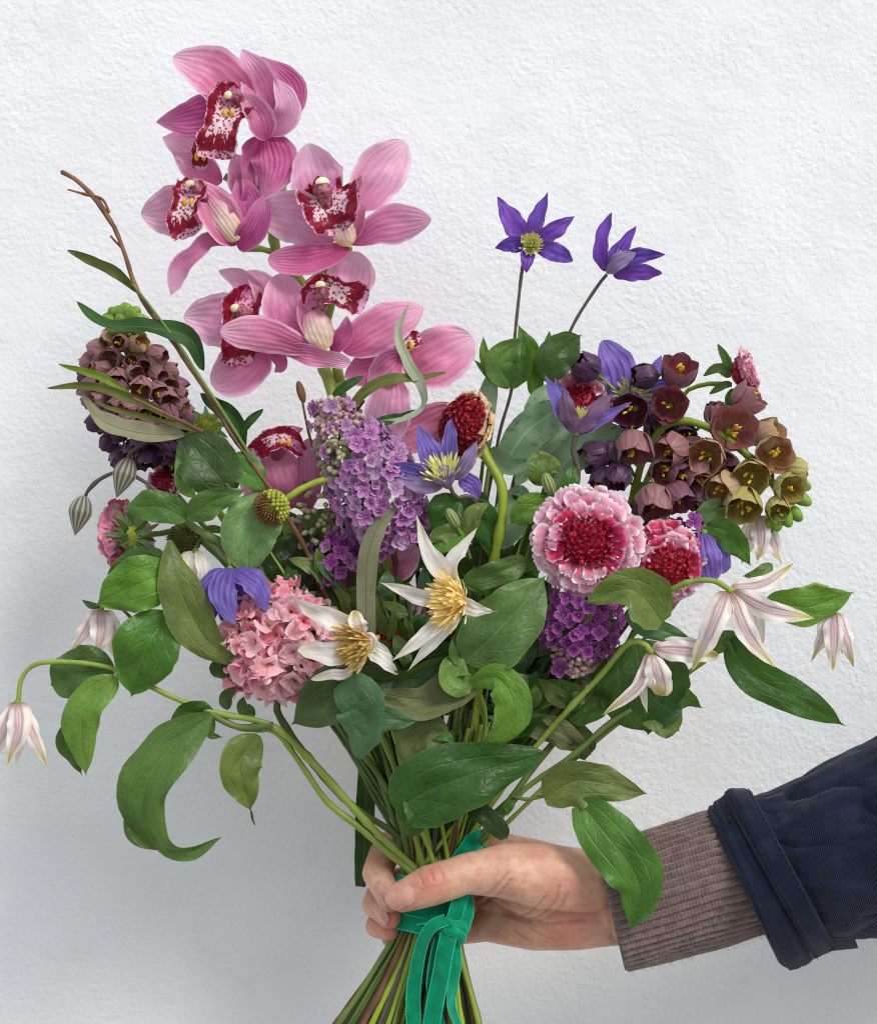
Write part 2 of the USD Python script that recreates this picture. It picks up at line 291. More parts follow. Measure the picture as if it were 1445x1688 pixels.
petalmat('scabiosa_pink', C(180, 20, 76), C(222, 108, 152), C(238, 180, 200), C(250, 238, 238), C(180, 30, 84), 4., .35, .95, C(226, 150, 174), .25, .55, (.66, .98))
petalmat('scabiosa_red', C(136, 8, 36), C(168, 20, 60), C(196, 60, 96), C(232, 160, 176), C(110, 10, 30), 4., .4, .5, C(180, 80, 100), .2, .55)
petalmat('scabiosa_core', C(140, 6, 40), C(178, 16, 64), C(206, 52, 104), C(240, 190, 204), C(120, 6, 34), 4., .4, .7, C(186, 60, 100), .2, .5, (.75, 1.))
petalmat('scabiosa_tan', C(170, 70, 50), C(214, 160, 118), C(232, 206, 160), C(238, 216, 176), C(170, 60, 50), 3., .4, .5, None, .2, .6)
petalmat('hydrangea_pink', C(232, 214, 160), C(244, 186, 196), C(248, 208, 214), C(250, 226, 228), C(234, 150, 166), 3., .3, .5, C(246, 206, 212), .35, .55)
petalmat('hydrangea_rose', C(232, 160, 150), C(240, 146, 166), C(244, 178, 192), C(248, 206, 212), C(220, 106, 136), 3., .3, .5, C(242, 180, 190), .35, .55)
petalmat('lilac_purple', C(138, 56, 128), C(186, 114, 174), C(208, 154, 200), C(226, 194, 226), C(120, 66, 146), 2., .35, .55, C(188, 140, 196), .25, .45, (.7, .95))
petalmat('lilac_pale', C(150, 104, 150), C(186, 144, 184), C(200, 164, 194), C(220, 192, 210), C(150, 100, 150), 2., .3, .5, C(200, 160, 190), .25, .5)
petalmat('lilac_deep', C(96, 22, 90), C(140, 54, 134), C(162, 84, 158), C(196, 140, 190), C(80, 26, 90), 2., .4, .6, C(150, 90, 150), .2, .45, (.78, .97))
for nm, a, b, c_, e_ in (('bell_dark', (74, 42, 72), (92, 60, 90), (84, 52, 76), (124, 92, 116)), ('bell_plum', (116, 60, 78), (136, 88, 104), (124, 76, 90), (164, 124, 134)), ('bell_mauve', (140, 84, 88), (162, 114, 116), (150, 100, 102), (194, 154, 148)),
                         ('bell_tan', (180, 140, 108), (196, 164, 128), (190, 156, 120), (216, 190, 152)), ('bell_olive', (168, 156, 88), (186, 174, 106), (176, 160, 98), (200, 188, 128))):
    inn = dict(bell_dark=(112, 36, 52), bell_plum=(146, 66, 72), bell_mauve=(166, 100, 92), bell_tan=(178, 122, 80), bell_olive=(166, 138, 66))[nm]
    petalmat(nm, C(*inn), C(*inn), C(*a), C(*e_), C(*[x * .6 for x in inn]), 4., .4, .5, C(*b), .25, .38, (.74, 1.), mott=.08)

def plain(name, c1, c2, scale=60., rough=.5, bump=.4, bs=500., trans=0., sheen=0., spec=.4, sss=0., stretch=None):
    g = G(); pos = g.n('geometry', 'position'); rnd = g.n('object_info', 'random')
    vec = g.n('mapping', 'vector', vector=pos, scale=stretch) if stretch else pos
    col = g.mix(g.ss(g.noise(vec, scale, 3.), .3, .7), c1, c2)
    col = g.n('hsv', 'color', hue=.5, saturation=1., value=g.m('multiply_add', rnd, .3, .85), fac=1., color=col)
    nr = g.n('bump', 'normal', height=g.noise(vec, bs, 3.), strength=bump, distance=.0006)
    M[name] = g.done(name, surface(g, col, rough, nr, trans, sheen=sheen, spec=spec, sss=sss))
plain('stem_green', C(76, 98, 44), C(104, 122, 58), stretch=(1, 1, .2), bs=700.)
plain('stem_light', C(116, 138, 50), C(142, 160, 70), stretch=(1, 1, .2), bs=700.)
plain('stem_lime', C(122, 146, 34), C(150, 168, 52), stretch=(1, 1, .3), bs=500.)
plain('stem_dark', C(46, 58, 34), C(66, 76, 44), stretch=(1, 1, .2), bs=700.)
plain('stem_brown', C(92, 60, 40), C(132, 96, 64), stretch=(1, 1, .2), bs=600., rough=.7, bump=.8)
plain('stem_purple', C(70, 62, 52), C(92, 80, 70), stretch=(1, 1, .2), bs=600.)
plain('twig_bark', C(96, 62, 44), C(138, 96, 64), 90., .7, .8, 450., stretch=(1, 1, .4))
plain('bud_green', C(108, 142, 42), C(142, 170, 66), 80., .45, trans=.1)
plain('wool_fuzz', C(150, 126, 118), C(180, 158, 148), 200., .9)
plain('column_maroon', C(110, 34, 56), C(186, 112, 124), 420., .45)
plain('bud_pink', C(226, 150, 150), C(224, 180, 150), 200., .6)
plain('lilac_bud', C(176, 128, 150), C(206, 184, 160), 120., .5, trans=.1)
plain('lilac_bud_green', C(150, 146, 104), C(190, 178, 150), 120., .5, trans=.1)
plain('floret_crimson', C(136, 8, 34), C(182, 20, 62), 300., .42, .5, 900., trans=.1)
plain('floret_dark_red', C(142, 12, 34), C(186, 40, 56), 300., .5, .5, 900., trans=.08)
plain('anther_yellow', C(204, 160, 30), C(226, 190, 60), 300., .6, trans=.1)
plain('stamen_gold', C(236, 208, 128), C(248, 234, 178), 200., .6, trans=.3)
plain('stamen_olive', C(216, 182, 96), C(236, 210, 140), 200., .6, trans=.3)
plain('stamen_lemon', C(206, 204, 112), C(228, 226, 160), 200., .6, trans=.15)
plain('seed_green', C(128, 138, 40), C(168, 172, 66), 200., .55)
plain('seed_brown', C(104, 68, 44), C(150, 110, 62), 200., .65)
plain('seed_dark', C(78, 84, 40), C(104, 104, 52), 200., .6)
plain('column_cream', C(232, 216, 164), C(240, 228, 190), 200., .4, .2)
plain('nail', C(196, 138, 120), C(208, 156, 138), 120., .24, .08, 300., spec=.5)

def budmat():
    g = G(); t, u, v = g.uv(); s = g.m('sine', g.m('multiply', v, 6.2832 * 12.)); pos = g.n('geometry', 'position')
    col = g.mix(g.ss(s, -.3, .8), C(92, 88, 72), C(154, 150, 132)); nr = g.n('bump', 'normal', height=g.m('add', s, g.noise(pos, 900.)), strength=.5, distance=.0005)
    M['bud_grey'] = g.done('bud_grey', surface(g, col, .55, nr, sheen=.3))
    g = G(); t, u, v = g.uv(); s = g.m('sine', g.m('multiply', v, 6.2832 * 9.)); pos = g.n('geometry', 'position')
    col = g.mix(g.ss(s, -.3, .8), C(104, 124, 60), C(160, 172, 110)); nr = g.n('bump', 'normal', height=g.m('add', s, g.noise(pos, 900.)), strength=.5, distance=.0005)
    M['bud_striped'] = g.done('bud_striped', surface(g, col, .55, nr, sheen=.3))
budmat()
def lipmat(name, dens=0.):
    g = G(); t, u, v = g.uv(); a = g.m('absolute', g.m('multiply_add', v, 2., -1.)); pos = g.n('geometry', 'position')
    w = g.m('subtract', g.noise(pos, 260., 3.), .5)
    rim = g.m('maximum', a, g.ss(u, .35, 1.))                                        # 0 in the throat, 1 at the rim
    ang = g.m('arctan2', g.m('subtract', v, .5), g.m('subtract', u, .38)); sv = g.n('combine_xyz', 'vector', x=g.m('multiply', ang, 4.2), y=g.m('multiply', rim, 1.6), z=u)
    e = g.m('add', g.m('add', rim, g.m('multiply', w, .5)), g.m('multiply', g.m('subtract', g.noise(sv, 1.6, 2.), .5), .85))
    blot = g.m('multiply', g.ss(e, .54 - dens, .62 - dens), g.ss(g.m('add', rim, g.m('multiply', w, .24)), .97, .9))
    vo = g.n('voronoi_texture', 'distance', feature='f1', vector=pos, scale=430., randomness=1.)
    sp = g.m('multiply', g.ss(vo, .48, .38), g.ss(u, .02, .2))
    col = g.mix(g.ss(u, .1, .5), C(200, 116, 158), C(232, 196, 204)); col = g.mix(g.ss(rim, .93, .99), col, C(226, 160, 196))
    col = g.mix(g.m('multiply', sp, .9), col, C(134, 14, 58)); col = g.mix(blot, col, g.mix(g.ss(g.noise(pos, 500.), .3, .7), C(112, 4, 30), C(152, 16, 54)))
    nr = g.n('bump', 'normal', height=g.noise(pos, 500., 3.), strength=.4, distance=.0006)
    ub = g.mix(g.n('geometry', 'backfacing'), col, C(206, 120, 164))
    M[name] = g.done(name, surface(g, ub, .4, nr, .15, spec=.35))
lipmat('orchid_lip'); lipmat('orchid_lip_dark', .14)

g = G(); pos = g.n('geometry', 'position')
h1 = g.noise(pos, 265., 2.5, .5); h2 = g.noise(pos, 70., 2.); h3 = g.ss(g.noise(pos, 150., 2.), .66, .8)
hh = g.m('add', g.m('add', g.m('multiply', g.m('multiply', h1, g.ss(g.noise(pos, 22., 3.), .25, .75, .5, 1.15)), .9), g.m('multiply', h2, .7)), g.m('multiply', h3, -.3))
hh = g.m('add', hh, g.m('multiply', g.noise(pos, 12., 2.), .8))
nr = g.n('bump', 'normal', height=hh, strength=.5, distance=.002)
wc = g.mix(g.ss(g.noise(pos, 5., 4., .6), .3, .7), C(230, 230, 231), C(238, 238, 237)); wc = g.mix(g.ss(g.noise(pos, 9., 5., .65), .56, .72, 0., .16), wc, C(206, 202, 194)); wc = g.mix(g.ss(g.noise(pos, 160., 3.), .68, .78, 0., .12), wc, C(176, 178, 186))
M['wall'] = g.done('wall_plaster', surface(g, wc, .85, nr, spec=.2))
plain('paving', C(132, 128, 122), C(156, 152, 146), 3., .85, .6, 60.)

def skinmat():
    g = G(); pos = g.n('geometry', 'position'); t, u, v = g.uv()
    n1 = g.ss(g.noise(pos, 42., 3.), .35, .68); n2 = g.ss(g.noise(pos, 190., 3.), .42, .75)
    col = g.mix(n1, C(208, 164, 136), C(192, 138, 116)); col = g.mix(g.m('multiply', n2, .42), col, C(176, 104, 90)); col = g.mix(g.m('multiply', g.ss(g.noise(pos, 480., 3., .65), .56, .72), .3), col, C(222, 184, 160)); col = g.mix(v, col, C(146, 84, 74)); col = g.mix(g.m('multiply', u, .6), col, C(190, 104, 92))
    mp = g.n('mapping', 'vector', vector=pos, rotation=(0, .5, 0), scale=(1., 1., .45))
    cr = g.n('voronoi_texture', 'distance', feature='distance_to_edge', vector=mp, scale=620.); h = g.m('add', g.m('multiply', g.ss(cr, 0., .2), .5), g.m('multiply', g.noise(mp, 260., 4., .6), .9))
    nr = g.n('bump', 'normal', height=h, strength=.36, distance=.0005)
    M['skin'] = g.done('skin', surface(g, col, .46, nr, sss=.18, spec=.42))
skinmat()
def knit():
    g = G(); pos = g.n('geometry', 'position'); t, u, v = g.uv()
    n = g.noise(pos, 900., 3., .7); f = g.noise(pos, 2600., 2., .7); big = g.ss(g.noise(pos, 130., 3.), .35, .68)
    col = g.mix(big, C(116, 92, 86), C(140, 114, 106)); col = g.mix(g.ss(n, .5, .78, 0., .6), col, C(174, 152, 144)); col = g.mix(g.ss(n, .42, .2, 0., .6), col, C(82, 60, 56))
    loops = g.m('sine', g.m('multiply', u, 330.))
    nr = g.n('bump', 'normal', height=g.m('add', g.m('add', n, f), g.m('multiply', loops, .22)), strength=.9, distance=.0012)
    M['knit'] = g.done('knit_wool', surface(g, col, .95, nr, sheen=.5, spec=.1))
    g = G(); pos = g.n('geometry', 'position'); t, u, v = g.uv()
    x = g.m('add', g.m('multiply', u, 235.), g.m('multiply', v, 330.)); w = g.m('sine', g.m('multiply', x, 3.14159))
    col = g.mix(g.ss(w, -.6, .8), C(13, 17, 31), C(29, 37, 58)); col = g.mix(g.ss(g.noise(pos, 60., 4., .6), .4, .75, 0., .35), col, C(46, 54, 74)); col = g.mix(g.ss(g.noise(pos, 1300., 2.), .6, .8, 0., .25), col, C(80, 86, 104))
    nr = g.n('bump', 'normal', height=g.m('add', w, g.m('multiply', g.noise(pos, 1500., 2.), .8)), strength=.45, distance=.0006)
    M['denim'] = g.done('navy_twill', surface(g, col, .85, nr, sheen=.12, spec=.15))
    g = G(); pos = g.n('geometry', 'position'); t, u, v = g.uv(); a = g.m('absolute', g.m('multiply_add', v, 2., -1.))
    col = g.mix(g.ss(g.noise(pos, 130., 3.), .35, .7), C(0, 120, 84), C(2, 138, 96)); col = g.mix(g.ss(a, .84, .92), col, C(36, 186, 142)); col = g.mix(g.ss(g.noise(pos, 1500., 2.), .55, .8, 0., .4), col, C(0, 86, 60))
    st = g.m('sine', g.m('multiply', u, 320.))
    nr = g.n('bump', 'normal', height=g.m('add', g.noise(pos, 1800., 2.), g.m('multiply', st, g.ss(a, .84, .92, 0., .6))), strength=.5, distance=.0006)
    M['velvet'] = g.done('green_velvet', surface(g, col, .8, nr, sheen=.9, sheen_tint=(.2, 1., .75), spec=.15))
knit()

# ---------------------------------------------------------------- setting
WALL_D = 430
wy = WALL_D * S
solo('wall', Me([[-3, wy, 0], [3, wy, 0], [3, wy, 3.2], [-3, wy, 3.2], [-3, wy + .25, 0], [3, wy + .25, 0], [3, wy + .25, 3.2], [-3, wy + .25, 3.2]],
     [[0, 1, 2], [0, 2, 3], [5, 4, 7], [5, 7, 6], [3, 2, 6], [3, 6, 7], [1, 5, 6], [1, 6, 2], [4, 0, 3], [4, 3, 7]]), 'wall', 'white rough plastered wall filling the picture behind the bouquet', 'wall', smooth=False)
solo('pavement', Me([[-60, -120, -.004], [60, -120, -.004], [60, wy + .1, -.004], [-60, wy + .1, -.004]], [[0, 1, 2], [0, 2, 3]]), 'paving', kind='structure', smooth=False)

# ---------------------------------------------------------------- the arm that holds the bouquet
def hulls(chains, refine, smooth=12):
    body = None
    for ch in chains:
        for p, q in zip(ch[:-1], ch[1:]):
            sp = [m3.Manifold.sphere(s[3] * U(s[2]), 28).translate(list(P(*s[:3]))) for s in (p, q)]
            h = m3.Manifold.batch_hull(sp); body = h if body is None else body + h
    b = body.simplify(.0002).refine_to_length(refine).to_mesh(); t = trimesh.Trimesh(b.vert_properties[:, :3], b.tri_verts, process=True); t.merge_vertices()
    trimesh.smoothing.filter_taubin(t, lamb=.55, nu=.53, iterations=smooth); return t
hand = [
    [(1560, 1400, 20, 92), (1300, 1440, 16, 80), (1120, 1474, 8, 72), (1035, 1484, 2, 70)],
    [(1120, 1474, 8, 72), (1035, 1459, -6, 50), (955, 1452, -24, 53), (890, 1444, -46, 53), (832, 1436, -64, 44), (768, 1441, -82, 33), (709, 1460, -92, 33.5), (664, 1478, -92, 26)],
    [(1035, 1500, 8, 55), (950, 1513, 12, 52), (880, 1522, 30, 44), (815, 1520, 50, 34)],
    [(950, 1513, 12, 52), (900, 1470, 10, 58), (840, 1452, 45, 52)],
    [(1035, 1450, 6, 40), (960, 1443, 14, 38), (870, 1420, 40, 38), (802, 1404, 66, 35)],
    [(840, 1452, 45, 50), (802, 1404, 66, 36), (818, 1515, 76, 36)], [(840, 1452, 45, 50), (818, 1515, 76, 36)],
    [(802, 1404, 66, 35), (700, 1388, 88, 30), (637, 1398, 54, 26), (621, 1440, -14, 24), (643, 1484, -56, 20)],
    [(806, 1448, 80, 34), (700, 1450, 94, 29), (634, 1462, 62, 25), (618, 1490, 4, 22), (642, 1513, -40, 19)],
    [(812, 1490, 80, 32), (700, 1500, 92, 27), (640, 1506, 60, 24), (622, 1526, 12, 20), (642, 1534, -20, 17)],
    [(818, 1520, 76, 30), (705, 1540, 80, 23), (655, 1545, 50, 20), (646, 1548, 20, 17)]]
t = hulls(hand, .0013, 26)
t = t.subdivide(); t.merge_vertices(); trimesh.smoothing.filter_taubin(t, lamb=.5, nu=.53, iterations=4); print('hand', len(t.vertices))
V = np.array(t.vertices); N = np.array(t.vertex_normals); front = np.clip(-N[:, 1] * 1.6, 0, 1)
px = np.stack([V[:, 0] / (S * (1 + V[:, 1] / D0)) + 722.5, 844 - (V[:, 2] - ZC) / (S * (1 + V[:, 1] / D0))], 1); dv = V[:, 1] / S
from scipy.spatial import cKDTree
def carve(line, depth, w):
    c = catmull(line, np.linspace(0, 1, 60)); d = cKDTree(c).query(px, distance_upper_bound=5 * w)[0]; return -depth * S * np.exp(-(d / w) ** 2)
off = np.zeros(len(V)); crs = np.zeros(len(V))
for ln, dp, w in [([(782, 1481), (806, 1472), (824, 1456), (836, 1440)], 2.2, 3.), ([(794, 1490), (822, 1474), (842, 1452)], 1.8, 3.), ([(800, 1484), (832, 1504), (872, 1520), (915, 1525), (962, 1518)], 4.5, 5.),
                  ([(872, 1518), (896, 1506), (914, 1486), (922, 1462)], 1.9, 3.2), ([(884, 1522), (918, 1502), (936, 1472)], 1.8, 3.2), ([(858, 1512), (880, 1498), (896, 1478)], 1.4, 2.6),
                  ([(688, 1440), (694, 1447), (696, 1458)], 1.6, 2.2), ([(704, 1430), (711, 1440), (714, 1452)], 1.9, 2.2), ([(720, 1427), (727, 1438), (730, 1450)], 1.4, 2.2),
                  ([(872, 1530), (892, 1542), (912, 1548)], 1., 3.), ([(996, 1424), (1004, 1460), (1002, 1500), (1008, 1546)], .9, 5.), ([(846, 1534), (862, 1545), (876, 1552)], .8, 3.)]:
    off += carve(ln, dp, w); crs = np.minimum(crs, carve(ln, .8, w * .6) / S)
for (bx, by), h, w in (((712, 1446), 2.6, 17.), ((884, 1470), 3., 30.), ((935, 1545), 2.5, 22.)):
    off += h * S * np.exp(-(np.linalg.norm(px - [bx, by], axis=1) / w) ** 2)
V = V + N * (off * front)[:, None] + N * ((meshkit.fbm(V * 160., 3, 4) - .5) * .0006)[:, None]
red = np.zeros(len(V))
for c, w in (((664, 1478, -110), 24), ((709, 1452, -120), 26), ((643, 1490, -60), 22), ((642, 1513, -45), 24), ((640, 1536, -20), 24), ((930, 1540, -20), 40)):
    red = np.maximum(red, np.exp(-((px - c[:2]) ** 2).sum(1) / w ** 2))
arm = Thing('person', 'hand gripping the tied stems, with knitted cuff and dark navy sleeve', 'person', P(1440, 1390, 20))
body = arm.add('body', Me(V, t.faces, np.stack([red, -crs * .5 * front], 1)), 'skin')
for sp, w, rl, nm in (([(683, 1467, -119), (662, 1474, -120.5), (635, 1486, -113)], 20, -8, 'thumb'), ([(616, 1458, -46), (625, 1474, -71), (637, 1493, -82)], 13, -46, 'index'), ([(613, 1495, -28), (624, 1508, -56), (637, 1523, -66)], 12, -42, 'middle')):
    arm.add('fingernail', sheet(sp, w, prof=[(0, .55), (.08, .85), (.3, .98), (.75, 1.), (.93, .8), (1, .4)], roll=rl, cup=-.42, n=14, m=9, lump=0), 'nail', body)

# knitted cuff: a ribbed tube with its edge turned inwards
nu, ribs = 46, 46; nt = ribs * 8
th = np.arange(nt) * 2 * np.pi / nt; u = np.linspace(0, 1, nu)
ring = np.interp(u, [0, .35, .7, 1.], [1., .985, 1.0, 1.]); cx = np.interp(u, [0, 1], [1012, 1262]); 
top = np.stack([np.interp(u, [0, .3, .65, 1], [988, 1055, 1150, 1225]), np.interp(u, [0, .3, .65, 1], [1398, 1376, 1343, 1322])], 1); bot = np.stack([np.interp(u, [0, .3, .65, 1], [1036, 1105, 1200, 1290]), np.interp(u, [0, .3, .65, 1], [1602, 1583, 1556, 1530])], 1)
def tube_rings(top, bot, dc, dr, bump=None, inner=None):
    n = len(top); c = (top + bot) / 2; h = (bot - top) / 2; r = np.ones((n, nt)) if bump is None else 1 + bump
    X = c[:, None, 0] - h[:, None, 0] * np.cos(th) * r; Y = c[:, None, 1] - h[:, None, 1] * np.cos(th) * r; D = np.asarray(dc)[:, None] - np.asarray(dr)[:, None] * np.sin(th) * r
    k = S * (1 + D * S / D0); return np.stack([(X - 722.5) * k, D * S, (844 - Y) * k + ZC], -1)
rib = np.abs(np.sin(th * ribs / 2)) ** .7; b = (.075 * (rib - .6))[None] + (meshkit.fbm(np.stack(np.broadcast_arrays(u[:, None] * 3.2, np.cos(th) * 2.2, np.sin(th) * 2.2), -1), 3, 7) - .5) * .09
dc = np.interp(u, [0, 1], [8, 14]); dr = np.interp(u, [0, 1], [96, 96])
sw = np.interp(u, [0, 1], [0, .12])[:, None]
outer = tube_rings(top, bot, dc, dr, b)
inn = [outer[0] * (1 - f) + tube_rings(top[:1] + [dx, 0], bot[:1] + [dx, 0], dc[:1], dr[:1], b[:1] * .5 - .0)[0] * f for f, dx in ((.0, 0),)]
def shrink(row, f, dx): c = row.mean(0); q = c + (row - c) * f; q[:, 0] += dx * S; return q
pre = [shrink(outer[0], .80, 90), shrink(outer[0], .84, 40), shrink(outer[0], .87, 10), shrink(outer[0], .91, -3), shrink(outer[0], .965, -6)]
rows = np.vstack([np.array(pre), outer]); n = len(rows)
def wrapgrid(n, m):
    i, j = np.meshgrid(np.arange(n - 1), np.arange(m), indexing='ij'); a, b_ = (i * m + j).ravel(), (i * m + (j + 1) % m).ravel(); return np.vstack([np.stack([a, b_, b_ + m], 1), np.stack([a, b_ + m, a + m], 1)])
uvr = np.stack(np.broadcast_arrays(np.linspace(0, 1, n)[:, None], (th / 6.2832)[None]), -1).reshape(-1, 2)
arm.add('sweater_cuff', Me(rows.reshape(-1, 3), wrapgrid(n, nt), uvr), 'knit', label='ribbed mauve brown wool cuff')
fr = np.random.RandomState(31); hp, hw = [], []
for k in range(2600):
    i, j = fr.randint(6, len(rows) - 2), fr.randint(nt); p = rows[i, j]; nrm = unit(p - rows[i].mean(0)); a1 = unit(nrm + fr.normal(0, .9, 3)); L_ = fr.uniform(.0012, .0045); hp += [p, p + a1 * L_ * .5, p + a1 * L_ + fr.normal(0, .0006, 3)]
fz = UsdGeom.BasisCurves.Define(stage, arm.path + '/wool_fuzz'); fz.CreateTypeAttr('linear'); fz.CreatePointsAttr(Vt.Vec3fArray.FromNumpy((np.array(hp) - arm.base).astype(np.float32))); fz.CreateCurveVertexCountsAttr(Vt.IntArray.FromNumpy(np.full(len(hp) // 3, 3, np.int32))); fz.CreateWidthsAttr([.00011]); fz.SetWidthsInterpolation('constant')
UsdShade.MaterialBindingAPI.Apply(fz.GetPrim()).Bind(M['wool_fuzz']); fz.GetPrim().SetCustomDataByKey('kind', 'stuff')
# navy sleeve, its end folded back into a cuff band
def sleeve(keys, nn, wr, seed, inner):
    K = np.array(keys, float); s_ = np.linspace(0, 1, len(K)); q = np.linspace(0, 1, nn); Z = np.stack([np.interp(q, s_, K[:, k]) for k in range(6)], 1)
    nz = meshkit.fbm(np.stack(np.broadcast_arrays(q[:, None] * 3.0, np.cos(th) * 1.7, np.sin(th) * 1.7), -1), 4, seed) - .5
    fold = np.sin(q[:, None] * 17 + 2.2 * np.sin(th - .6) + 3 * nz) * (.5 + .5 * np.sin(th + .6))
    rows = tube_rings(Z[:, :2], Z[:, 2:4], Z[:, 4], Z[:, 5], wr * (nz * 2.4 + .3 * fold - .55 * (1 - np.abs(2 * (meshkit.fbm(np.stack(np.broadcast_arrays(q[:, None] * 5.0 + .6 * np.cos(th - .5), np.cos(th) * 2.2, np.sin(th) * 2.2), -1), 2, seed + 50)) - 1)) ** 6))
    if inner: rows = np.vstack([[shrink(rows[0], .78, 140), shrink(rows[0], .84, 60), shrink(rows[0], .9, 10), shrink(rows[0], .955, -3)], rows])
    n = len(rows); uv = np.stack(np.broadcast_arrays(np.linspace(0, 1, n)[:, None], (th / 6.2832)[None]), -1).reshape(-1, 2)
    return Me(rows.reshape(-1, 3), wrapgrid(n, nt), uv)
jk = arm.add('jacket_sleeve', sleeve([(1188, 1326, 1316, 1566, 14, 112), (1236, 1312, 1358, 1552, 14, 124), (1262, 1304, 1382, 1551, 16, 132), (1320, 1276, 1445, 1552, 18, 142), (1392, 1240, 1512, 1550, 20, 152), (1450, 1212, 1584, 1550, 22, 166), (1600, 1140, 1730, 1540, 26, 180), (1760, 1070, 1860, 1500, 30, 184)], 120, .075, 3, False), 'denim')
arm.add('turned_cuff', sleeve([(1164, 1334, 1288, 1592, 14, 118), (1171, 1326, 1302, 1599, 14, 122), (1183, 1318, 1326, 1594, 14, 122), (1196, 1309, 1340, 1582, 14, 124)], 26, .022, 8, True), 'denim', jk)
arm.add('cuff_band', sleeve([(1192, 1316, 1336, 1574, 14, 121), (1194, 1305, 1341, 1583, 14, 130), (1204, 1299, 1352, 1578, 14, 133), (1226, 1299, 1370, 1570, 14, 134), (1238, 1304, 1377, 1562, 14, 131), (1240, 1312, 1374, 1556, 14, 124)], 26, .012, 12, False), 'denim', jk)
K = np.array([(1199, 1302, 1347, 1580, 14, 132.6), (1233, 1301.5, 1374, 1566.5, 14, 133.6)])
for kk in K:
    rw = tube_rings(kk[None, :2] + [0, -1.2], kk[None, 2:4] + [0, 1.2], kk[4:5], kk[5:6] + 1.)[0]; sg = rw[:nt // 2 + 1:1]
    keep = [tubew(sg[i:i + 4], .00033, 5, 5) for i in range(0, len(sg) - 4, 5)]
    arm.add('seam_stitching', join(keep), 'denim', jk)

# ---------------------------------------------------------------- ribbon
RB = Thing('ribbon', 'green velvet ribbon knotted round the stems with hanging tails', 'ribbon', P(740, 1530, -70))
flat = [(0, 1), (1, 1)]
def band(y0, y1, w, a0, a1, r, roll=0, rd=None):
    pts = []
    for k in range(9):
        f = k / 8; a = math.radians(a0 + (a1 - a0) * f); pts.append((710 + r * math.cos(a), y0 + (y1 - y0) * f, -(rd or r) * math.sin(a)))
    return pts
RB.add('band', sheet(band(1512, 1486, 0, 178, 6, 60, rd=64), 22, flat, ruf=(.1, 2.), n=30, cup=.12, seed=4), 'velvet')
RB.add('band', sheet(band(1512, 1540, 0, 176, 40, 62, rd=69), 14, flat, ruf=(.1, 3.), n=26, cup=.2, seed=5), 'velvet')
RB.add('band', sheet(band(1444, 1462, 0, 186, 120, 64, rd=62), 14, flat, n=16, seed=6), 'velvet')
RB.add('loop', sheet([(744, 1528, -84), (752, 1500, -88), (762, 1472, -80), (770, 1448, -62)], 13, flat, roll=[-8, -22, -30], ruf=(.1, 1.5), n=20, cup=.15, lump=.1), 'velvet')
RB.add('loop', sheet([(773, 1470, -66), (768, 1510, -80), (758, 1536, -84)], 13, flat, roll=[60, 30, 10], n=16), 'velvet')
RB.add('loop', sheet([(746, 1424, -40), (768, 1404, -44), (782, 1388, -36), (795, 1384, -12)], 19, [(0, .5), (.5, .8), (1, 1.)], roll=[30, 20, 4], n=16, cup=.25), 'velvet')
RB.add('knot', Fr(744, 1531, -92, (.1, .1, -1))(Me(*(lambda b: (b.V * (1 + .12 * np.sin(b.V[:, :1] * .35 + b.V[:, 1:2] * .2)), b.F, np.stack([b.V[:, 0] * .02 + .5, b.V[:, 1] * .014 + .5], 1)))(blob(24, 15, 14, sub=4)))), 'velvet')
RB.add('knot', sheet([(722, 1542, -100), (742, 1536, -108), (760, 1544, -102), (764, 1556, -92)], 8, flat, roll=[0, -10, 20], n=16, cup=-.5), 'velvet')
def rtail(pts, w, roll, **kw): RB.add('tail', sheet(pts, w * 1.06, flat, roll=roll, n=50, jit=.03, lump=.16, **kw), 'velvet')
rtail([(736, 1516, -98), (712, 1528, -102), (696, 1556, -94), (684, 1610, -84), (681, 1660, -78), (684, 1740, -74)], 11.5, [-38, -30, -18, -4, 2], ruf=(.1, 2.))
rtail([(740, 1540, -104), (733, 1570, -100), (724, 1620, -92), (712, 1680, -86), (704, 1750, -82)], 14, [8, 2, -6, 4], cup=-.15, ruf=(.08, 2.))
rtail([(744, 1545, -90), (750, 1585, -86), (746, 1630, -78), (744, 1660, -72), (758, 1700, -66), (778, 1740, -62)], 12, [20, 30, 62, 50, 28], ruf=(.1, 2.))
rtail([(722, 1546, -84), (714, 1580, -82), (710, 1630, -76), (724, 1690, -70), (738, 1740, -66)], 9, [40, 30, 20, 20], cup=.2)

# ---------------------------------------------------------------- stems gather at the hand and fan out below it
BR = np.random.RandomState(11)
_k = [0]
def route(pts, r0, r1=None, top=None, bx=None):
    """continues a stem from its last point through the hand to the cut end below the picture"""
    k = _k[0]; _k[0] += 1
    bx = ((k * .618034 + .31) % 1 - .5) * 92 if bx is None else bx; lim = math.sqrt(max(52 ** 2 - bx ** 2, 16)); bd = (((k * .7548 + .2) % 1) * 2 - 1) * lim * .86
    pts = list(pts) + [(711 + bx * 1.02, 1432, bd * .95), (710 + bx, 1490, bd), (700 + bx * 1.3, 1560, bd * 1.05), (660 + bx * 3.15 + BR.uniform(-8, 8), 1745, bd * 1.5)]
    return tube(pts, [r0, r0, (r1 or r0) * .8, (r1 or r0) * .8], 8, n=8 * len(pts))

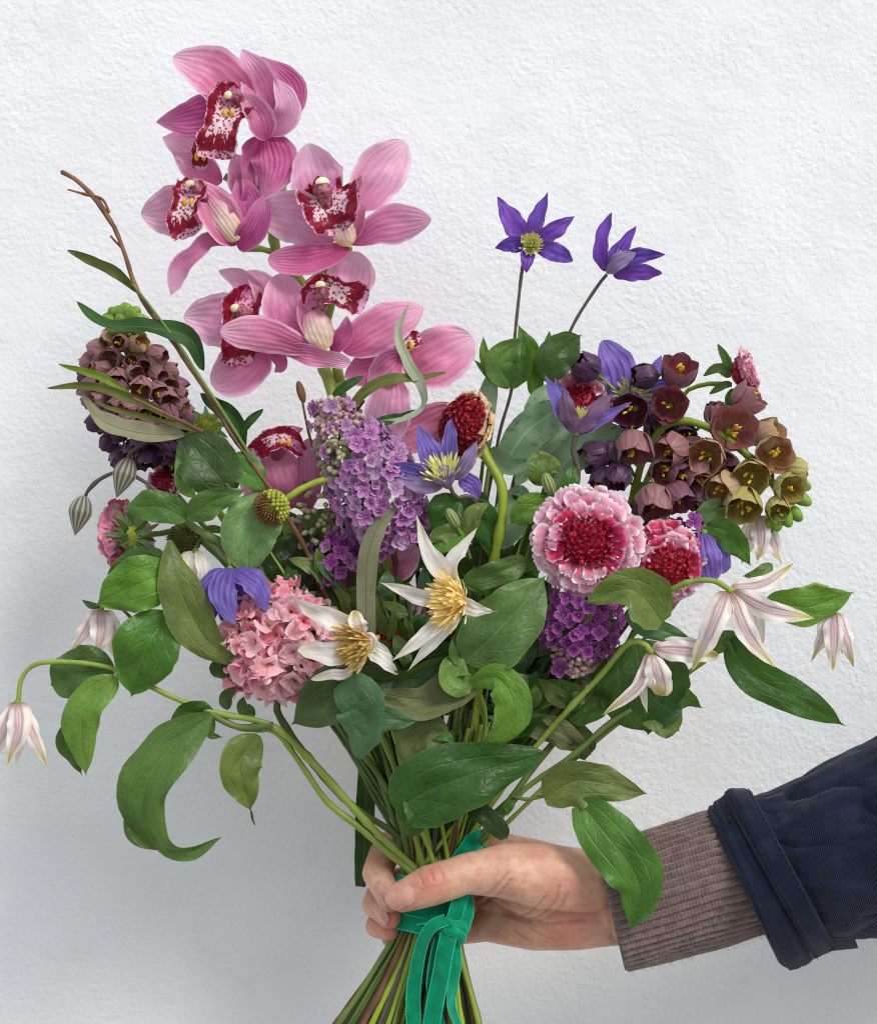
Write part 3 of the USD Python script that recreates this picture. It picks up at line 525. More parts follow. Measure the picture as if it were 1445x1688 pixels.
# ---------------------------------------------------------------- orchids
def orchid(T, label, pedicel, petals, lips=(), cols=()):
    f = T.add('orchid_flower', tube(pedicel, [5, 6, 7], 8), 'stem_light', label=label)
    for a in petals:
        nm, pts, w, mat, kw = a; kw = dict(dict(prof=(.62, .72), cup=.2, fold=.12, n=28, m=13, lump=.12, ruf=(.08, 1.8), jit=.06), **kw); pr = kw['prof']; kw['prof'] = (pr[0] * 1.05, pr[1] * 1.3 + .06) if isinstance(pr, tuple) and nm != 'lip_foot' else pr; T.add(nm, sheet(pts, w * (.95 if nm != 'lip_foot' else 1), **kw), mat, f)
    for pts, w, mat, kw in lips:
        cx, cy, cd = pts[1]; T.add('callus', join([Fr(cx + q * 6, cy + 8, cd - 8 + w * .1, (.1 * q, .3, -1))(blob(4.2, 7, 4)) for q in (-1, 1)]), 'anther_yellow', f)
        kw = dict(dict(prof=[(0, .35), (.12, .68), (.3, .88), (.5, .8), (.66, .76), (.78, .86), (.88, .84), (.94, .68), (.98, .42), (1, .15)], cup=.55, ruf=(.26, 5.), n=44, m=25, lump=.16, jit=.16), **kw); T.add('lip', sheet(pts, w * .9, **kw), mat, f)
    for pts, r in cols:
        T.add('column', tube(pts, [r * .6, r * .9, r * .95, r * .8], 10, 16), 'column_maroon', f)
        e = pts[-1]; T.add('anther_cap', Fr(*e, (-.2, -.3, -1))(blob(r * .85, r * .7, r * .6)), 'column_cream', f)
o1 = Thing('orchid_spike', 'upper pink orchid spike with three open blooms rising highest above the bouquet', 'orchid', P(540, 760, 40))
o1.add('stem', route([(466, 268, 70), (462, 330, 76), (452, 405, 80), (500, 470, 86), (548, 560, 84), (560, 640, 70), (590, 820, 50), (650, 1100, 40)], 9, 8), 'stem_light')
orchid(o1, 'topmost orchid bloom turned to the left', [(464, 285, 70), (456, 250, 50), (440, 215, 30)], [
    ('sepal', [(415, 175, 22), (350, 120, 2), (284, 94, -4)], 46, 'orchid_pink', dict(roll=-10, prof=(.5, .5))),
    ('petal', [(440, 205, 16), (430, 140, 12), (398, 80, 22)], 34, 'orchid_pink', dict(roll=[20, 10, 0], cup=.35)),
    ('petal', [(448, 205, 26), (478, 150, 24), (430, 92, 34)], 27, 'orchid_deep', dict(roll=[-20, -20, -10])),
    ('petal', [(444, 224, 10), (474, 180, -4), (450, 122, 2)], 25, 'orchid_pale', dict(roll=[10, -25, -40], ruf=(.12, 2.))),
    ('sepal', [(372, 182, 24), (310, 196, 12), (257, 201, 6)], 36, 'orchid_deep', dict(roll=12, prof=(.5, .7))),
    ('petal', [(438, 232, 0), (424, 190, -14), (396, 152, -10)], 25, 'orchid_pink', dict(roll=-10, cup=.5)),
    ('sepal', [(440, 218, 20), (452, 268, 6), (436, 332, 8)], 38, 'orchid_deep', dict(roll=[5, -5, -22], cup=-.25, ruf=(.12, 1.5))),
    ('sepal', [(428, 226, 22), (412, 280, 14), (402, 305, 18)], 28, 'orchid_deep', dict(roll=20))],
    [([(398, 150, 8), (376, 178, -20), (360, 222, -30), (358, 262, -14)], 42, 'orchid_lip', dict(roll=-4))], [([(404, 180, 4), (392, 160, -16), (377, 156, -30)], 10)])
orchid(o1, 'orchid bloom half hidden below the topmost one', [(460, 340, 76), (420, 320, 60), (370, 290, 50)], [
    ('sepal', [(345, 262, 44), (305, 240, 38), (267, 226, 40)], 28, 'orchid_pale', dict(roll=6)), ('petal', [(366, 300, 40), (325, 275, 34), (284, 252, 38)], 27, 'orchid_pink', dict(roll=10)),
    ('petal', [(405, 330, 36), (400, 285, 24), (384, 252, 30)], 28, 'orchid_pink', dict(roll=15)), ('petal', [(415, 355, 30), (418, 310, 18), (408, 270, 26)], 24, 'orchid_deep', dict(roll=-15))],
    [([(340, 230, 34), (330, 250, 18), (330, 280, 22)], 19, 'orchid_lip_dark', dict(ruf=(.15, 3.)))])
orchid(o1, 'orchid bloom lowest on the left with one twisted sepal', [(448, 415, 80), (428, 410, 62), (400, 408, 40)], [
    ('petal', [(335, 343, 30), (280, 350, 20), (232, 353, 18)], 47, 'orchid_pale', dict(prof=(.4, .5), roll=8)),
    ('sepal', [(388, 405, 12), (356, 350, -6), (318, 292, 4)], 36, 'orchid_pink', dict(roll=-16, cup=.35)),
    ('petal', [(398, 405, 22), (408, 345, 12), (394, 285, 20)], 34, 'orchid_deep', dict(roll=-12)),
    ('petal', [(394, 412, 4), (425, 372, -8), (438, 318, 6)], 25, 'orchid_deep', dict(roll=20, cup=.4)),
    ('sepal', [(386, 400, 14), (345, 394, 4), (322, 418, -4), (296, 442, 2), (281, 487, 4)], 19, 'orchid_pink', dict(roll=[60, 25, -20, 10, 45], prof=[(0, .4), (.2, .8), (.45, .8), (.75, .95), (.9, .75), (1, .0)], n=28)),
    ('lip_foot', [(393, 396, -4), (368, 360, -14), (340, 322, -8)], 21, 'orchid_cream', dict(cup=-.5, prof=(.3, .4)))],
    [([(318, 298, 2), (310, 325, -22), (300, 360, -26), (312, 388, -8)], 36, 'orchid_lip', dict(roll=-12))], [([(338, 330, -4), (326, 312, -20), (313, 303, -30)], 10)])
orchid(o1, 'widest orchid bloom on the right facing forward', [(500, 470, 86), (545, 440, 60), (575, 408, 24)], [
    ('sepal', [(542, 340, 18), (522, 290, 22), (507, 236, 14)], 47, 'orchid_pale', dict(prof=(.5, .5), cup=.35)),
    ('petal', [(585, 345, 14), (625, 285, 12), (668, 233, 22)], 43, 'orchid_pale', dict(roll=-8, prof=(.55, .45), cup=.2)),
    ('sepal', [(578, 404, 0), (630, 372, -20), (711, 361, -10)], 34, 'orchid_pink', dict(roll=[40, 5, -20], prof=(.9, .5), cup=-.2, ruf=(.1, 1.5))),
    ('petal', [(556, 392, 6), (495, 358, 0), (425, 345, 14)], 46, 'orchid_pale', dict(prof=(.5, .4), roll=6, ruf=(.1, 1.2))),
    ('sepal', [(578, 410, -2), (505, 430, -18), (441, 428, -10)], 28, 'orchid_deep', dict(roll=[-30, -12, -5], prof=(.6, .35))),
    ('petal', [(578, 398, 0), (592, 360, -12), (594, 320, -6)], 17, 'orchid_pink', dict(roll=30)),
    ('lip_foot', [(575, 406, -10), (565, 380, -26), (556, 358, -24)], 22, 'orchid_cream', dict(cup=-.5, prof=(.35, .3)))],
    [([(542, 296, 8), (538, 322, -8), (543, 352, -34), (556, 384, -22)], 56, 'orchid_lip', dict(cup=.6, prof=[(0, .3), (.25, .72), (.5, 1.), (.7, .95), (.88, .7), (1, .2)]))], [([(541, 348, -14), (537, 322, -28), (531, 301, -34)], 14)])
o2 = Thing('orchid_spike', 'lower pink orchid spike with blooms crowding behind the purple lilac', 'orchid', P(560, 780, 30))
o2.add('stem', route([(548, 480, 60), (530, 560, 70), (531, 600, 66), (545, 640, 50), (580, 760, 40), (620, 900, 36), (668, 1150, 30)], 10, 9), 'stem_light')
orchid(o2, 'orchid bloom in the middle facing right with a cream lip foot', [(531, 590, 64), (528, 585, 30), (527, 576, 10)], [
    ('sepal', [(555, 500, 20), (578, 462, 24), (590, 414, 26)], 42, 'orchid_pale', dict(prof=(.5, .45))),
    ('petal', [(528, 572, 2), (478, 520, -4), (462, 450, 10)], 44, 'orchid_pink', dict(prof=(.6, .45), roll=-8)),
    ('petal', [(530, 572, -14), (506, 520, -26), (504, 468, -18)], 25, 'orchid_pink', dict(roll=-20, cup=.5)),
    ('sepal', [(522, 580, -26), (440, 553, -42), (362, 546, -34)], 33, 'orchid_pink', dict(prof=(.75, .4), roll=[20, 5, -4], cup=-.2)),
    ('petal', [(565, 580, 4), (635, 535, -2), (698, 506, 8)], 40, 'orchid_pink', dict(prof=(.6, .5), roll=10, cup=-.15)),
    ('sepal', [(462, 572, -20), (520, 586, -30), (578, 598, -22)], 19, 'orchid_pink', dict(prof=(.4, .3), roll=-18, ruf=(.25, 2.))),
    ('petal', [(545, 578, -12), (566, 555, -20), (572, 520, -12)], 18, 'orchid_deep', dict(roll=20)),
    ('lip_foot', [(537, 577, -30), (524, 545, -46), (512, 512, -40)], 25, 'orchid_cream', dict(cup=-.5, prof=(.35, .3)))],
    [([(508, 505, -36), (530, 478, -46), (566, 486, -58), (603, 500, -40)], 34, 'orchid_lip', dict(roll=-10, cup=.4))], [([(532, 510, -40), (530, 488, -54), (528, 470, -62)], 11)])
orchid(o2, 'orchid bloom on the left partly hidden by a pale petal', [(531, 600, 66), (490, 570, 56), (440, 540, 50)], [
    ('petal', [(415, 540, 46), (358, 528, 40), (302, 522, 38)], 48, 'orchid_pale', dict(prof=(.45, .5))), ('sepal', [(446, 505, 44), (402, 462, 38), (360, 446, 40)], 21, 'orchid_pale', dict(roll=25, prof=(.8, .6))),
    ('petal', [(450, 510, 46), (432, 470, 34), (405, 446, 36)], 25, 'orchid_pale', dict(roll=-10)), ('sepal', [(436, 570, 30), (395, 610, 22), (348, 634, 26)], 45, 'orchid_pink', dict(prof=(.5, .4), roll=-10)),
    ('petal', [(446, 570, 24), (462, 600, 14), (452, 614, 18)], 15, 'orchid_deep', dict(roll=20))],
    [([(418, 478, 30), (398, 512, 12), (392, 556, 8), (398, 602, 24)], 42, 'orchid_lip_dark', dict(roll=6))], [([(420, 530, 26), (405, 518, 8), (388, 508, -4)], 11)])
orchid(o2, 'orchid bloom at the right end turned away', [(545, 640, 50), (600, 625, 44), (650, 605, 40)], [
    ('petal', [(668, 618, 38), (722, 588, 28), (779, 556, 34)], 52, 'orchid_pink', dict(prof=(.55, .4), roll=8)), ('sepal', [(668, 600, 30), (625, 604, 20), (568, 622, 24)], 34, 'orchid_deep', dict(prof=(.6, .5), cup=.4)),
    ('sepal', [(662, 590, 24), (640, 600, 6), (604, 636, 6)], 30, 'orchid_pink', dict(roll=15, cup=.5)), ('petal', [(648, 622, 16), (640, 676, 4), (634, 730, 10)], 42, 'orchid_pale', dict(prof=(.5, .3))),
    ('petal', [(756, 676, 30), (698, 708, 20), (632, 736, 16)], 38, 'orchid_dusty', dict(prof=(.5, .5)))], [([(650, 580, 22), (672, 562, 8), (694, 556, 12)], 19, 'orchid_lip', dict(roll=10, ruf=(.15, 3.)))])
orchid(o2, 'dusky orchid bloom nodding left beside the lilac', [(545, 660, 50), (520, 760, 40), (490, 838, 30)], [
    ('petal', [(474, 842, 12), (466, 790, -4), (448, 738, 6)], 40, 'orchid_dusty', dict(prof=(.45, .3), cup=-.35)), ('petal', [(500, 846, 6), (508, 785, -6), (508, 722, 4)], 27, 'orchid_dusty', dict(prof=(.5, .35), roll=20, cup=-.3)),
    ('sepal', [(470, 845, 24), (425, 810, 20), (418, 760, 26)], 26, 'orchid_dusty', dict(prof=(.6, .3))), ('petal', [(452, 760, 2), (470, 720, -8), (500, 706, 0)], 19, 'orchid_dusty', dict(roll=10))],
    [([(500, 745, 0), (470, 722, -18), (440, 730, -16), (416, 752, 2)], 24, 'orchid_lip_dark', dict(roll=-14))])
orchid(o2, 'shaded orchid petals showing low under the lilac', [(620, 900, 36), (610, 930, 34), (600, 945, 30)], [
    ('petal', [(598, 944, 26), (574, 900, 20), (560, 850, 22)], 34, 'orchid_dusty', dict(prof=(.5, .4))), ('petal', [(640, 950, 24), (662, 925, 14), (684, 896, 18)], 28, 'orchid_pink', dict(prof=(.5, .4))),
    ('petal', [(600, 950, 34), (572, 970, 26), (548, 1000, 30)], 26, 'orchid_dusty', dict()), ('petal', [(660, 970, 30), (680, 1000, 24), (664, 1042, 28)], 16, 'orchid_pale', dict()),
    ('petal', [(690, 960, 30), (712, 990, 24), (690, 1020, 28)], 24, 'orchid_dusty', dict()), ('petal', [(520, 940, 44), (508, 900, 38), (496, 850, 40)], 16, 'orchid_dusty', dict()), ('petal', [(545, 1030, 40), (530, 1000, 34), (520, 950, 36)], 22, 'orchid_dusty', dict())])

# ---------------------------------------------------------------- fritillaries
def bell(T, x, y, d, dr, size, mat, op=.5, roll=0, anther=True, stem=None, seed=0):
    """six tepals round a core; op 0 = shut bud, 1 = wide open"""
    rs = np.random.RandomState(seed + int(x * 3 + y)); size = size * 1.12; L = size * .86; f = Fr(x, y, d, dr, roll + rs.uniform(0, 60)); f = Fr(x, y, d, dr, roll + rs.uniform(0, 60)); f.o = f.o - f.R[2] * f.k * L * .45
    core = [f(Me(blob(size * .09, size * .09, size * .12, (0, 0, size * .05), 1).V, *_bf))]
    if stem: core.append(tubew(np.array([f.o, f.o - f.R[2] * f.k * size * .22, P(*stem)]), 2.6 * f.k, 6, 8))
    b = T.add('bell', join(core), 'bud_green')
    for k in range(6):
        inner = k % 2; e = (-5 - 10 * op + 8 * inner, 58 + 10 * inner - 12 * op, 97 - 25 * op, 114 - 52 * op) if op > .2 else (0, 66, 96, 118)
        T.add('tepal', f(petal(L * rs.uniform(.94, 1.06), size * (.35 - .03 * inner), k * 60 + rs.uniform(-6, 6), (.5, .48), size * .05, e, 0, cup=.42, n=13, m=9, seed=k + rs.randint(999), lump=.05, ruf=(.04, 1.2), jit=.04)), mat, b)
    if anther:
        st = []
        for k in range(rs.randint(3, 7)):
            a, q, h = rs.uniform(0, 6.28), size * rs.uniform(.02, .16), size * rs.uniform(.36, .6); p = np.array([q * math.cos(a), q * math.sin(a), h])
            b1 = blob(size * .04, size * .034, size * .095, sub=1); t1 = math.radians(rs.uniform(-50, 50)); b1.V = b1.V @ np.array([[math.cos(t1), 0, -math.sin(t1)], [0, 1, 0], [math.sin(t1), 0, math.cos(t1)]]); b1.V = b1.V + p
            st += [f(b1), f(tubew(np.array([[0, 0, size * .08], p * [.6, .6, .6], p]), size * .014, 4, 4))]
        T.add('stamens', join(st), 'anther_yellow', b, kind='stuff')
_b1 = blob(1, sub=1); _bf = (_b1.F, _b1.UV)
f1 = Thing('fritillary', 'left fritillary, cone of dusky maroon bells under a lime green bud tip', 'fritillary', P(300, 760, 40))
f1.add('stem', route([(204, 540, 40), (222, 620, 42), (258, 700, 48), (300, 760, 60), (400, 900, 90), (560, 1150, 70)], 7, 8), 'stem_lime')
rs = np.random.RandomState(5)
ax = lambda t: np.array([np.interp(t, [0, .5, 1], [206, 222, 266]), np.interp(t, [0, .5, 1], [570, 660, 766]), np.interp(t, [0, 1], [36, 30])])
cnt = 0
for ringk, (t, R_, nb) in enumerate([(.0, 34, 7), (.12, 56, 11), (.26, 72, 14), (.4, 82, 15), (.54, 84, 15), (.68, 84, 15), (.82, 78, 13), (.96, 70, 12), (1.08, 56, 10)]):
    for k in range(nb):
        a = 2 * math.pi * (k + .5 * (ringk % 2)) / nb + rs.uniform(-.12, .12)
        dx, dd = math.cos(a), -math.sin(a)
        if dd > .45: continue
        c = ax(t); x, y, d = c[0] + dx * R_ * .92, c[1] + dx * R_ * .12 + rs.uniform(-12, 12), c[2] + dd * R_ * .9
        mat = 'bell_mauve' if t < .34 or (t < .6 and rs.rand() < .6) else ('bell_plum' if t < .8 and rs.rand() < .8 else 'bell_dark')
        if t < .1 and rs.rand() < .4: mat = 'bell_tan'
        bell(f1, x, y, d, (dx * .9 + rs.uniform(-.55, .55), -.1 + 1.15 * t + rs.uniform(-.35, .45), dd * .8 + .05), rs.uniform(36, 47), mat, rs.uniform(.0, .42), anther=rs.rand() < .6, stem=tuple(c), seed=cnt); cnt += 1
for k in range(17):
    q = k / 17; a = k * 2.4; rr = 31 * math.sqrt(min(1, q * 1.25)); x, y = 206 + rr * math.cos(a) * .95, 512 + q * 26 + rr * math.sin(a) * .35
    f1.add('flower_bud', Fr(x, y, 30 - 22 * math.sin(a) - 8, (math.cos(a) * .7, -.75 + q * .7, -.5 * abs(math.sin(a)) - .2))(blob(10.5, 10, 14.5)), 'bud_green')
f2 = Thing('fritillary', 'right fritillary arching over, bells shading from plum to olive green', 'fritillary', P(1040, 880, 30))
f2.add('stem', route([(1292, 826, -20), (1262, 782, -14), (1222, 742, -8), (1165, 704, 0), (1120, 694, 10), (1085, 712, 20), (1056, 765, 24), (1040, 830, 34), (1000, 950, 60), (880, 1180, 50)], 6.5, 8), 'stem_lime')
f2.add('side_stem', tube([(1205, 728, -6), (1240, 760, -2), (1275, 800, 0)], [5, 5, 4]), 'stem_lime')
BL = [(965, 604, 30, (-.75, -.5, -.3), 58, 'bell_dark', .1), (1061, 620, 10, (-1, .05, -.15), 52, 'bell_dark', .1), (1119, 612, -2, (.1, -.75, -.6), 58, 'bell_plum', .7), (1041, 676, -10, (-.35, .2, -.9), 58, 'bell_dark', .75),
      (1103, 668, -16, (-.2, .0, -.95), 56, 'bell_plum', .8), (1181, 680, 34, (-.2, -.8, -.2), 46, 'bell_mauve', .2), (1233, 656, -8, (.75, -.5, -.35), 54, 'bell_mauve', .55), (1207, 708, -34, (.05, -.1, -1), 62, 'bell_mauve', .9),
      (1165, 752, -36, (-.35, .15, -.9), 56, 'bell_tan', .6), (1268, 718, -6, (.75, -.4, -.4), 56, 'bell_tan', .3), (1274, 748, -38, (.1, .15, -1), 56, 'bell_tan', .75), (1312, 776, -22, (.9, .1, -.3), 48, 'bell_olive', .2),
      (1238, 786, -48, (-.15, .3, -.9), 54, 'bell_olive', .7), (1300, 804, -44, (.35, .3, -.9), 46, 'bell_olive', .75), (1190, 806, -34, (-.55, .35, -.6), 58, 'bell_tan', .3), (1224, 832, -46, (-.1, .6, -.7), 58, 'bell_olive', .5),
      (1281, 838, -44, (.05, .5, -.8), 40, 'bell_olive', .3), (1045, 738, -24, (0, .85, -.5), 58, 'bell_mauve', .45), (1107, 742, -26, (-.7, .35, -.5), 56, 'bell_mauve', .25), (978, 752, 10, (-.85, .5, -.2), 56, 'bell_dark', .4),
      (1010, 750, 14, (-.3, .9, -.2), 50, 'bell_dark', .3), (994, 792, 6, (-.5, .8, -.2), 50, 'bell_dark', .35), (1018, 786, -14, (-.4, .85, -.4), 50, 'bell_dark', .25), (1078, 828, -40, (.05, .9, -.5), 60, 'bell_mauve', .35),
      (1117, 820, -24, (.4, .75, -.5), 56, 'bell_plum', .5), (1088, 880, -32, (-.3, .9, -.4), 60, 'bell_plum', .3), (1094, 776, -20, (.1, .4, -.85), 50, 'bell_plum', .65), (1124, 782, -18, (.5, .4, -.7), 50, 'bell_plum', .6),
      (1056, 846, 0, (-.4, .8, -.3), 46, 'bell_dark', .3), (1152, 784, -16, (.2, .7, -.6), 52, 'bell_mauve', .4), (1198, 768, 0, (.2, .6, -.6), 46, 'bell_plum', .3), (1084, 702, 26, (.2, .6, -.5), 48, 'bell_dark', .4), (1128, 714, 20, (.1, .5, -.8), 42, 'bell_dark', .3),
      (1068, 872, 10, (-.5, .7, -.2), 48, 'bell_dark', .3), (1140, 742, 10, (.1, .5, -.7), 48, 'bell_plum', .5), (1150, 822, -4, (0, .8, -.4), 48, 'bell_plum', .4)]
sp = catmull([(1292, 826, -20), (1262, 782, -14), (1222, 742, -8), (1165, 704, 0), (1120, 694, 10), (1085, 712, 20), (1056, 765, 24), (1040, 830, 34)], np.linspace(0, 1, 60))
for k, (x, y, d, dr, sz, mt, op) in enumerate(BL):
    at = sp[np.argmin(np.linalg.norm(sp[:, :2] - [x, y], axis=1))]; bell(f2, x, y, d, dr, sz * (1.14 if mt in ('bell_tan', 'bell_olive', 'bell_mauve') else 1.06), mt, op, stem=tuple(at), seed=900 + k)
for x, y, d, dr in ((1324, 824, -20, (.8, .5, -.3)), (1311, 848, -26, (.6, .7, -.4)), (1280, 862, -30, (0, 1, -.3)), (1296, 856, -34, (.3, .9, -.4)), (1268, 866, -22, (-.2, 1, -.3)), (1322, 800, -12, (.9, .3, -.2))):
    f2.add('flower_bud', Fr(x, y, d, dr)(join([blob(10, 10, 15, sub=2)] + [petal(31, 10.5, q * 60, (.5, .5), 2, (10, 62, 100, 128), -17, cup=.5, n=9, m=5) for q in range(6)])), 'bud_green')

# ---------------------------------------------------------------- lilac
def floret(seed, size, shut=0.):
    rs = np.random.RandomState(seed); fl = [petal(size * rs.uniform(.9, 1.1), size * .46, k * 90 + rs.uniform(-10, 10), (.55, .42), size * .1, (14 + shut * 50, 14 + rs.uniform(-8, 30) + shut * 30, rs.uniform(-10, 45)), size * .6, cup=.3, n=5, m=5, seed=k) for k in range(4)]
    z = np.array([[0, 0, -size * .8], [0, 0, size * .6]]); return join(fl + [tubew(z, [size * .09, size * .13], 5, 3)])
_fl = [floret(k, 14.) for k in range(8)]; _fs = [floret(40 + k, 14., .8) for k in range(4)]
def lilac(T, axis, rad, n, seed, mats, buds=(), size=1., front=-.25):
    rs = np.random.RandomState(seed); A = lambda t: np.array([np.interp(t, np.linspace(0, 1, len(axis)), [q[k] for q in axis]) for k in range(3)])
    for k in range(n):
        t = (k + .5) / n; a = k * 2.39996; dx, dd = math.cos(a), -math.sin(a)
        if dd > .55: continue
        t = min(max(t + rs.uniform(-.03, .03), 0), 1); c = A(t); T0 = unit((A(min(t + .05, 1)) - A(max(t - .05, 0)))[:2]); nx, ny = -T0[1], T0[0]; r = np.interp(t, np.linspace(0, 1, len(rad)), rad) * rs.uniform(.62, 1.16)
        x, y, d = c[0] + nx * dx * r, c[1] + ny * dx * r, c[2] + dd * r; dr = (nx * dx + rs.uniform(-.35, .35), ny * dx + rs.uniform(-.35, .25), dd - .25)
        bud = any(a0 <= t <= a1 and (sd == 0 or sd * dx > .0) for a0, a1, sd, _ in buds) and rs.rand() < .85
        if bud:
            mt = [m for a0, a1, sd, m in buds if a0 <= t <= a1][0]
            for q in range(3):
                j = rs.uniform(-9, 9, 3); T.add('bud', Fr(x + j[0], y + j[1], d + j[2] * .5, dr)(blob(4.6, 4.6, 7.)), mt)
        else: T.add('floret', Fr(x, y, d, dr, rs.uniform(0, 90), rs.uniform(.85, 1.15) * size)(_fl[rs.randint(8)] if rs.rand() < .8 else _fs[rs.randint(4)]), mats[rs.randint(len(mats))])
l1 = Thing('lilac', 'tall lilac panicle of mauve four petalled florets at the bouquet centre', 'lilac', P(650, 900, -20))
l1.add('stem', route([(552, 690, -30), (600, 780, -22), (640, 880, -6), (660, 980, 30), (690, 1200, 20)], 5, 8), 'stem_brown')
lilac(l1, [(536, 664, -34), (578, 738, -36), (624, 812, -30), (662, 900, -14)], [18, 43, 58, 60, 38], 520, 3, ['lilac_purple', 'lilac_purple', 'lilac_pale'], [(0, .22, 0, 'lilac_bud'), (.22, .4, 1, 'lilac_bud_green')])
l2 = Thing('lilac', 'deep violet lilac hanging below the pink scabious with closed buds at its tip', 'lilac', P(970, 980, -40))
l2.add('stem', route([(944, 1100, -44), (950, 1060, -40), (960, 1000, -20), (930, 1060, 20), (850, 1200, 10)], 4, 7), 'stem_brown')
lilac(l2, [(968, 985, -40), (962, 1030, -48), (948, 1072, -50), (940, 1108, -48)], [44, 52, 44, 16], 130, 9, ['lilac_deep'], [(.72, 1., 0, 'lilac_bud')], 1.05)
l3 = Thing('lilac', 'small sparse lilac sprig in the shade left of the taupe leaf', 'lilac', P(560, 960, 0))
l3.add('stem', route([(540, 880, 0), (556, 940, 0), (600, 1050, 10), (660, 1200, 14)], 3.5, 6), 'stem_brown')
lilac(l3, [(552, 890, -6), (556, 930, -8), (566, 955, -6)], [20, 30, 22], 26, 12, ['lilac_purple', 'lilac_deep'])
lilac(l3, [(530, 800, 10), (520, 860, 8), (545, 900, 6)], [22, 34, 20], 30, 13, ['lilac_deep'], [(0, 1, 0, 'lilac_bud_green')])
l4 = Thing('lilac', 'few lilac florets peeping out under the plum bells', 'lilac', P(1130, 880, 0))
l4.add('stem', route([(1136, 866, 0), (1120, 900, 10), (1040, 1020, 30), (880, 1230, 30)], 3.5, 6), 'stem_brown')
lilac(l4, [(1132, 852, -10), (1136, 880, -8)], [22, 24], 16, 14, ['lilac_purple', 'lilac_deep'])

# ---------------------------------------------------------------- scabious
def scabious(T, x, y, d, dr, R_, rays, centre, ray2=None, dome=.45, parts=((1., 17, 8), (.8, 15, 22), (.6, 13, 40)), seed=0, inner=None, cs=1.):
    rs = np.random.RandomState(seed); f = Fr(x, y, d, dr, rs.uniform(0, 90)); cut = R_ * dome
    h = T.add('flower_head', f(blob(cut * .96, cut * .96, cut * .58, (0, 0, 0), 3)), centre)
    for k, (rr, n, el) in enumerate(parts):
        for j in range(n):
            az = 360 * (j + .5 * k) / n + rs.uniform(-6, 6); r0 = cut * (.78 - .1 * k); L = R_ * rr * rs.uniform(.9, 1.06) - r0
            w = math.pi * (R_ * rr) / n * rs.uniform(1., 1.5) + 4
            me = petal(L, w, az, [(0, .25), (.35, .66), (.65, 1.), (.85, 1.), (.95, .82), (1., .55)], r0, (el + 10, el + rs.uniform(-8, 20), el - 22 + rs.uniform(-30, 26)), cut * (.04 + .1 * k), cup=rs.uniform(-.25, .35), ruf=(rs.uniform(.25, .5), 2.2), n=11, m=13, seed=rs.randint(9999), lump=.16)
            # notched, frilled outer edge
            q = me.V.reshape(11, 13, 3); fr = (np.abs(np.sin(np.arange(13) * .9 + rs.uniform(0, 6))) - .6) * L * .09; a = math.radians(az); q[-2] += .5 * np.array([math.cos(a), math.sin(a), 0])[None] * fr[:, None]; q[-1] += (np.array([math.cos(a), math.sin(a), .0])[None] * fr[:, None]) + np.array([0, 0, 1.])[None] * (rs.uniform(-1, 1, 13) * L * .04)[:, None]
            T.add('petal', f(Me(q.reshape(-1, 3), me.F, me.UV)), (inner if inner and (k == 2 and rs.rand() < .35) else (ray2 if ray2 and rs.rand() < .35 else rays)), h)
    nf = int(120 * (cut / 42) ** 1.2); fl = []
    for k in range(nf):
        t = (k + .5) / nf; ph = math.acos(1 - t * .96); a = k * 2.39996; p = np.array([cut * math.sin(ph) * math.cos(a), cut * math.sin(ph) * math.sin(a), cut * .62 * math.cos(ph)]); nrm = unit(p / np.array([1, 1, .5]))
        X = unit(np.cross(nrm, [.3, 1, .2])); Y = np.cross(nrm, X); Rm = np.stack([X, Y, nrm]); s_ = cut * .092 * rs.uniform(.7, 1.35) * cs
        one = blob(s_ * .95, s_ * .95, s_ * 1.35, (0, 0, s_ * .4), 1) if rs.rand() < .12 else join([petal(s_ * 1.9, s_ * .75, q * 72 + rs.uniform(-20, 20), (.5, .5), s_ * .15, (85, rs.uniform(20, 80), rs.uniform(-10, 60)), 0, cup=.5, n=6, m=5) for q in range(5)])
        fl.append(Me(p + one.V @ np.array([[math.cos(a * 3), math.sin(a * 3), 0], [-math.sin(a * 3), math.cos(a * 3), 0], [0, 0, 1]]) @ Rm, one.F, one.UV))
    T.add('disc_florets', f(join(fl)), centre, h, kind='stuff')
    br = [f(petal(R_ * rs.uniform(.5, .72), R_ * .07, k * 360 / 9, (.4, .9), cut * .3, (-10, 10, 25), -cut * .35, cup=.3, n=6, m=3)) for k in range(9)]
    for b_ in br: T.add('bract', b_, 'leaf_dark', h)
    return f
def fl_stem(T, pts, r=5, mat='stem_green'): T.add('stem', route(pts, r, r), mat)
s1 = Thing('scabious', 'largest scabious, white edged pink ruff round a crimson centre', 'scabious', P(965, 890, -90)); fl_stem(s1, [(965, 892, -66), (960, 930, -20), (930, 1020, 30), (820, 1250, 30)], 5)
scabious(s1, 965, 892, -92, (-.02, .12, -1), 95, 'scabiosa_pink', 'floret_crimson', dome=.47, parts=((1., 14, -12), (.9, 14, 0), (.72, 16, 14)), seed=1, inner='scabiosa_core')
s2 = Thing('scabious', 'crimson scabious with pink ruff tucked behind the largest one', 'scabious', P(1098, 936, -40)); fl_stem(s2, [(1096, 932, -30), (1070, 960, 0), (1000, 1060, 40), (850, 1260, 40)], 5)
scabious(s2, 1094, 932, -52, (.12, .3, -.95), 74, 'scabiosa_pink', 'floret_dark_red', 'scabiosa_core', dome=.56, parts=((1., 14, -12), (.88, 12, 0), (.76, 12, 12)), seed=2, inner='scabiosa_core')
s3 = Thing('scabious', 'domed dark red scabious with peach ruff behind the violet clematis', 'scabious', P(790, 720, -20))
s3.add('stem', route([(782, 722, -28), (806, 762, -40), (826, 800, -46), (828, 850, -46), (812, 930, -30), (800, 1050, 10), (770, 1250, 20)], 8, 7), 'stem_lime')
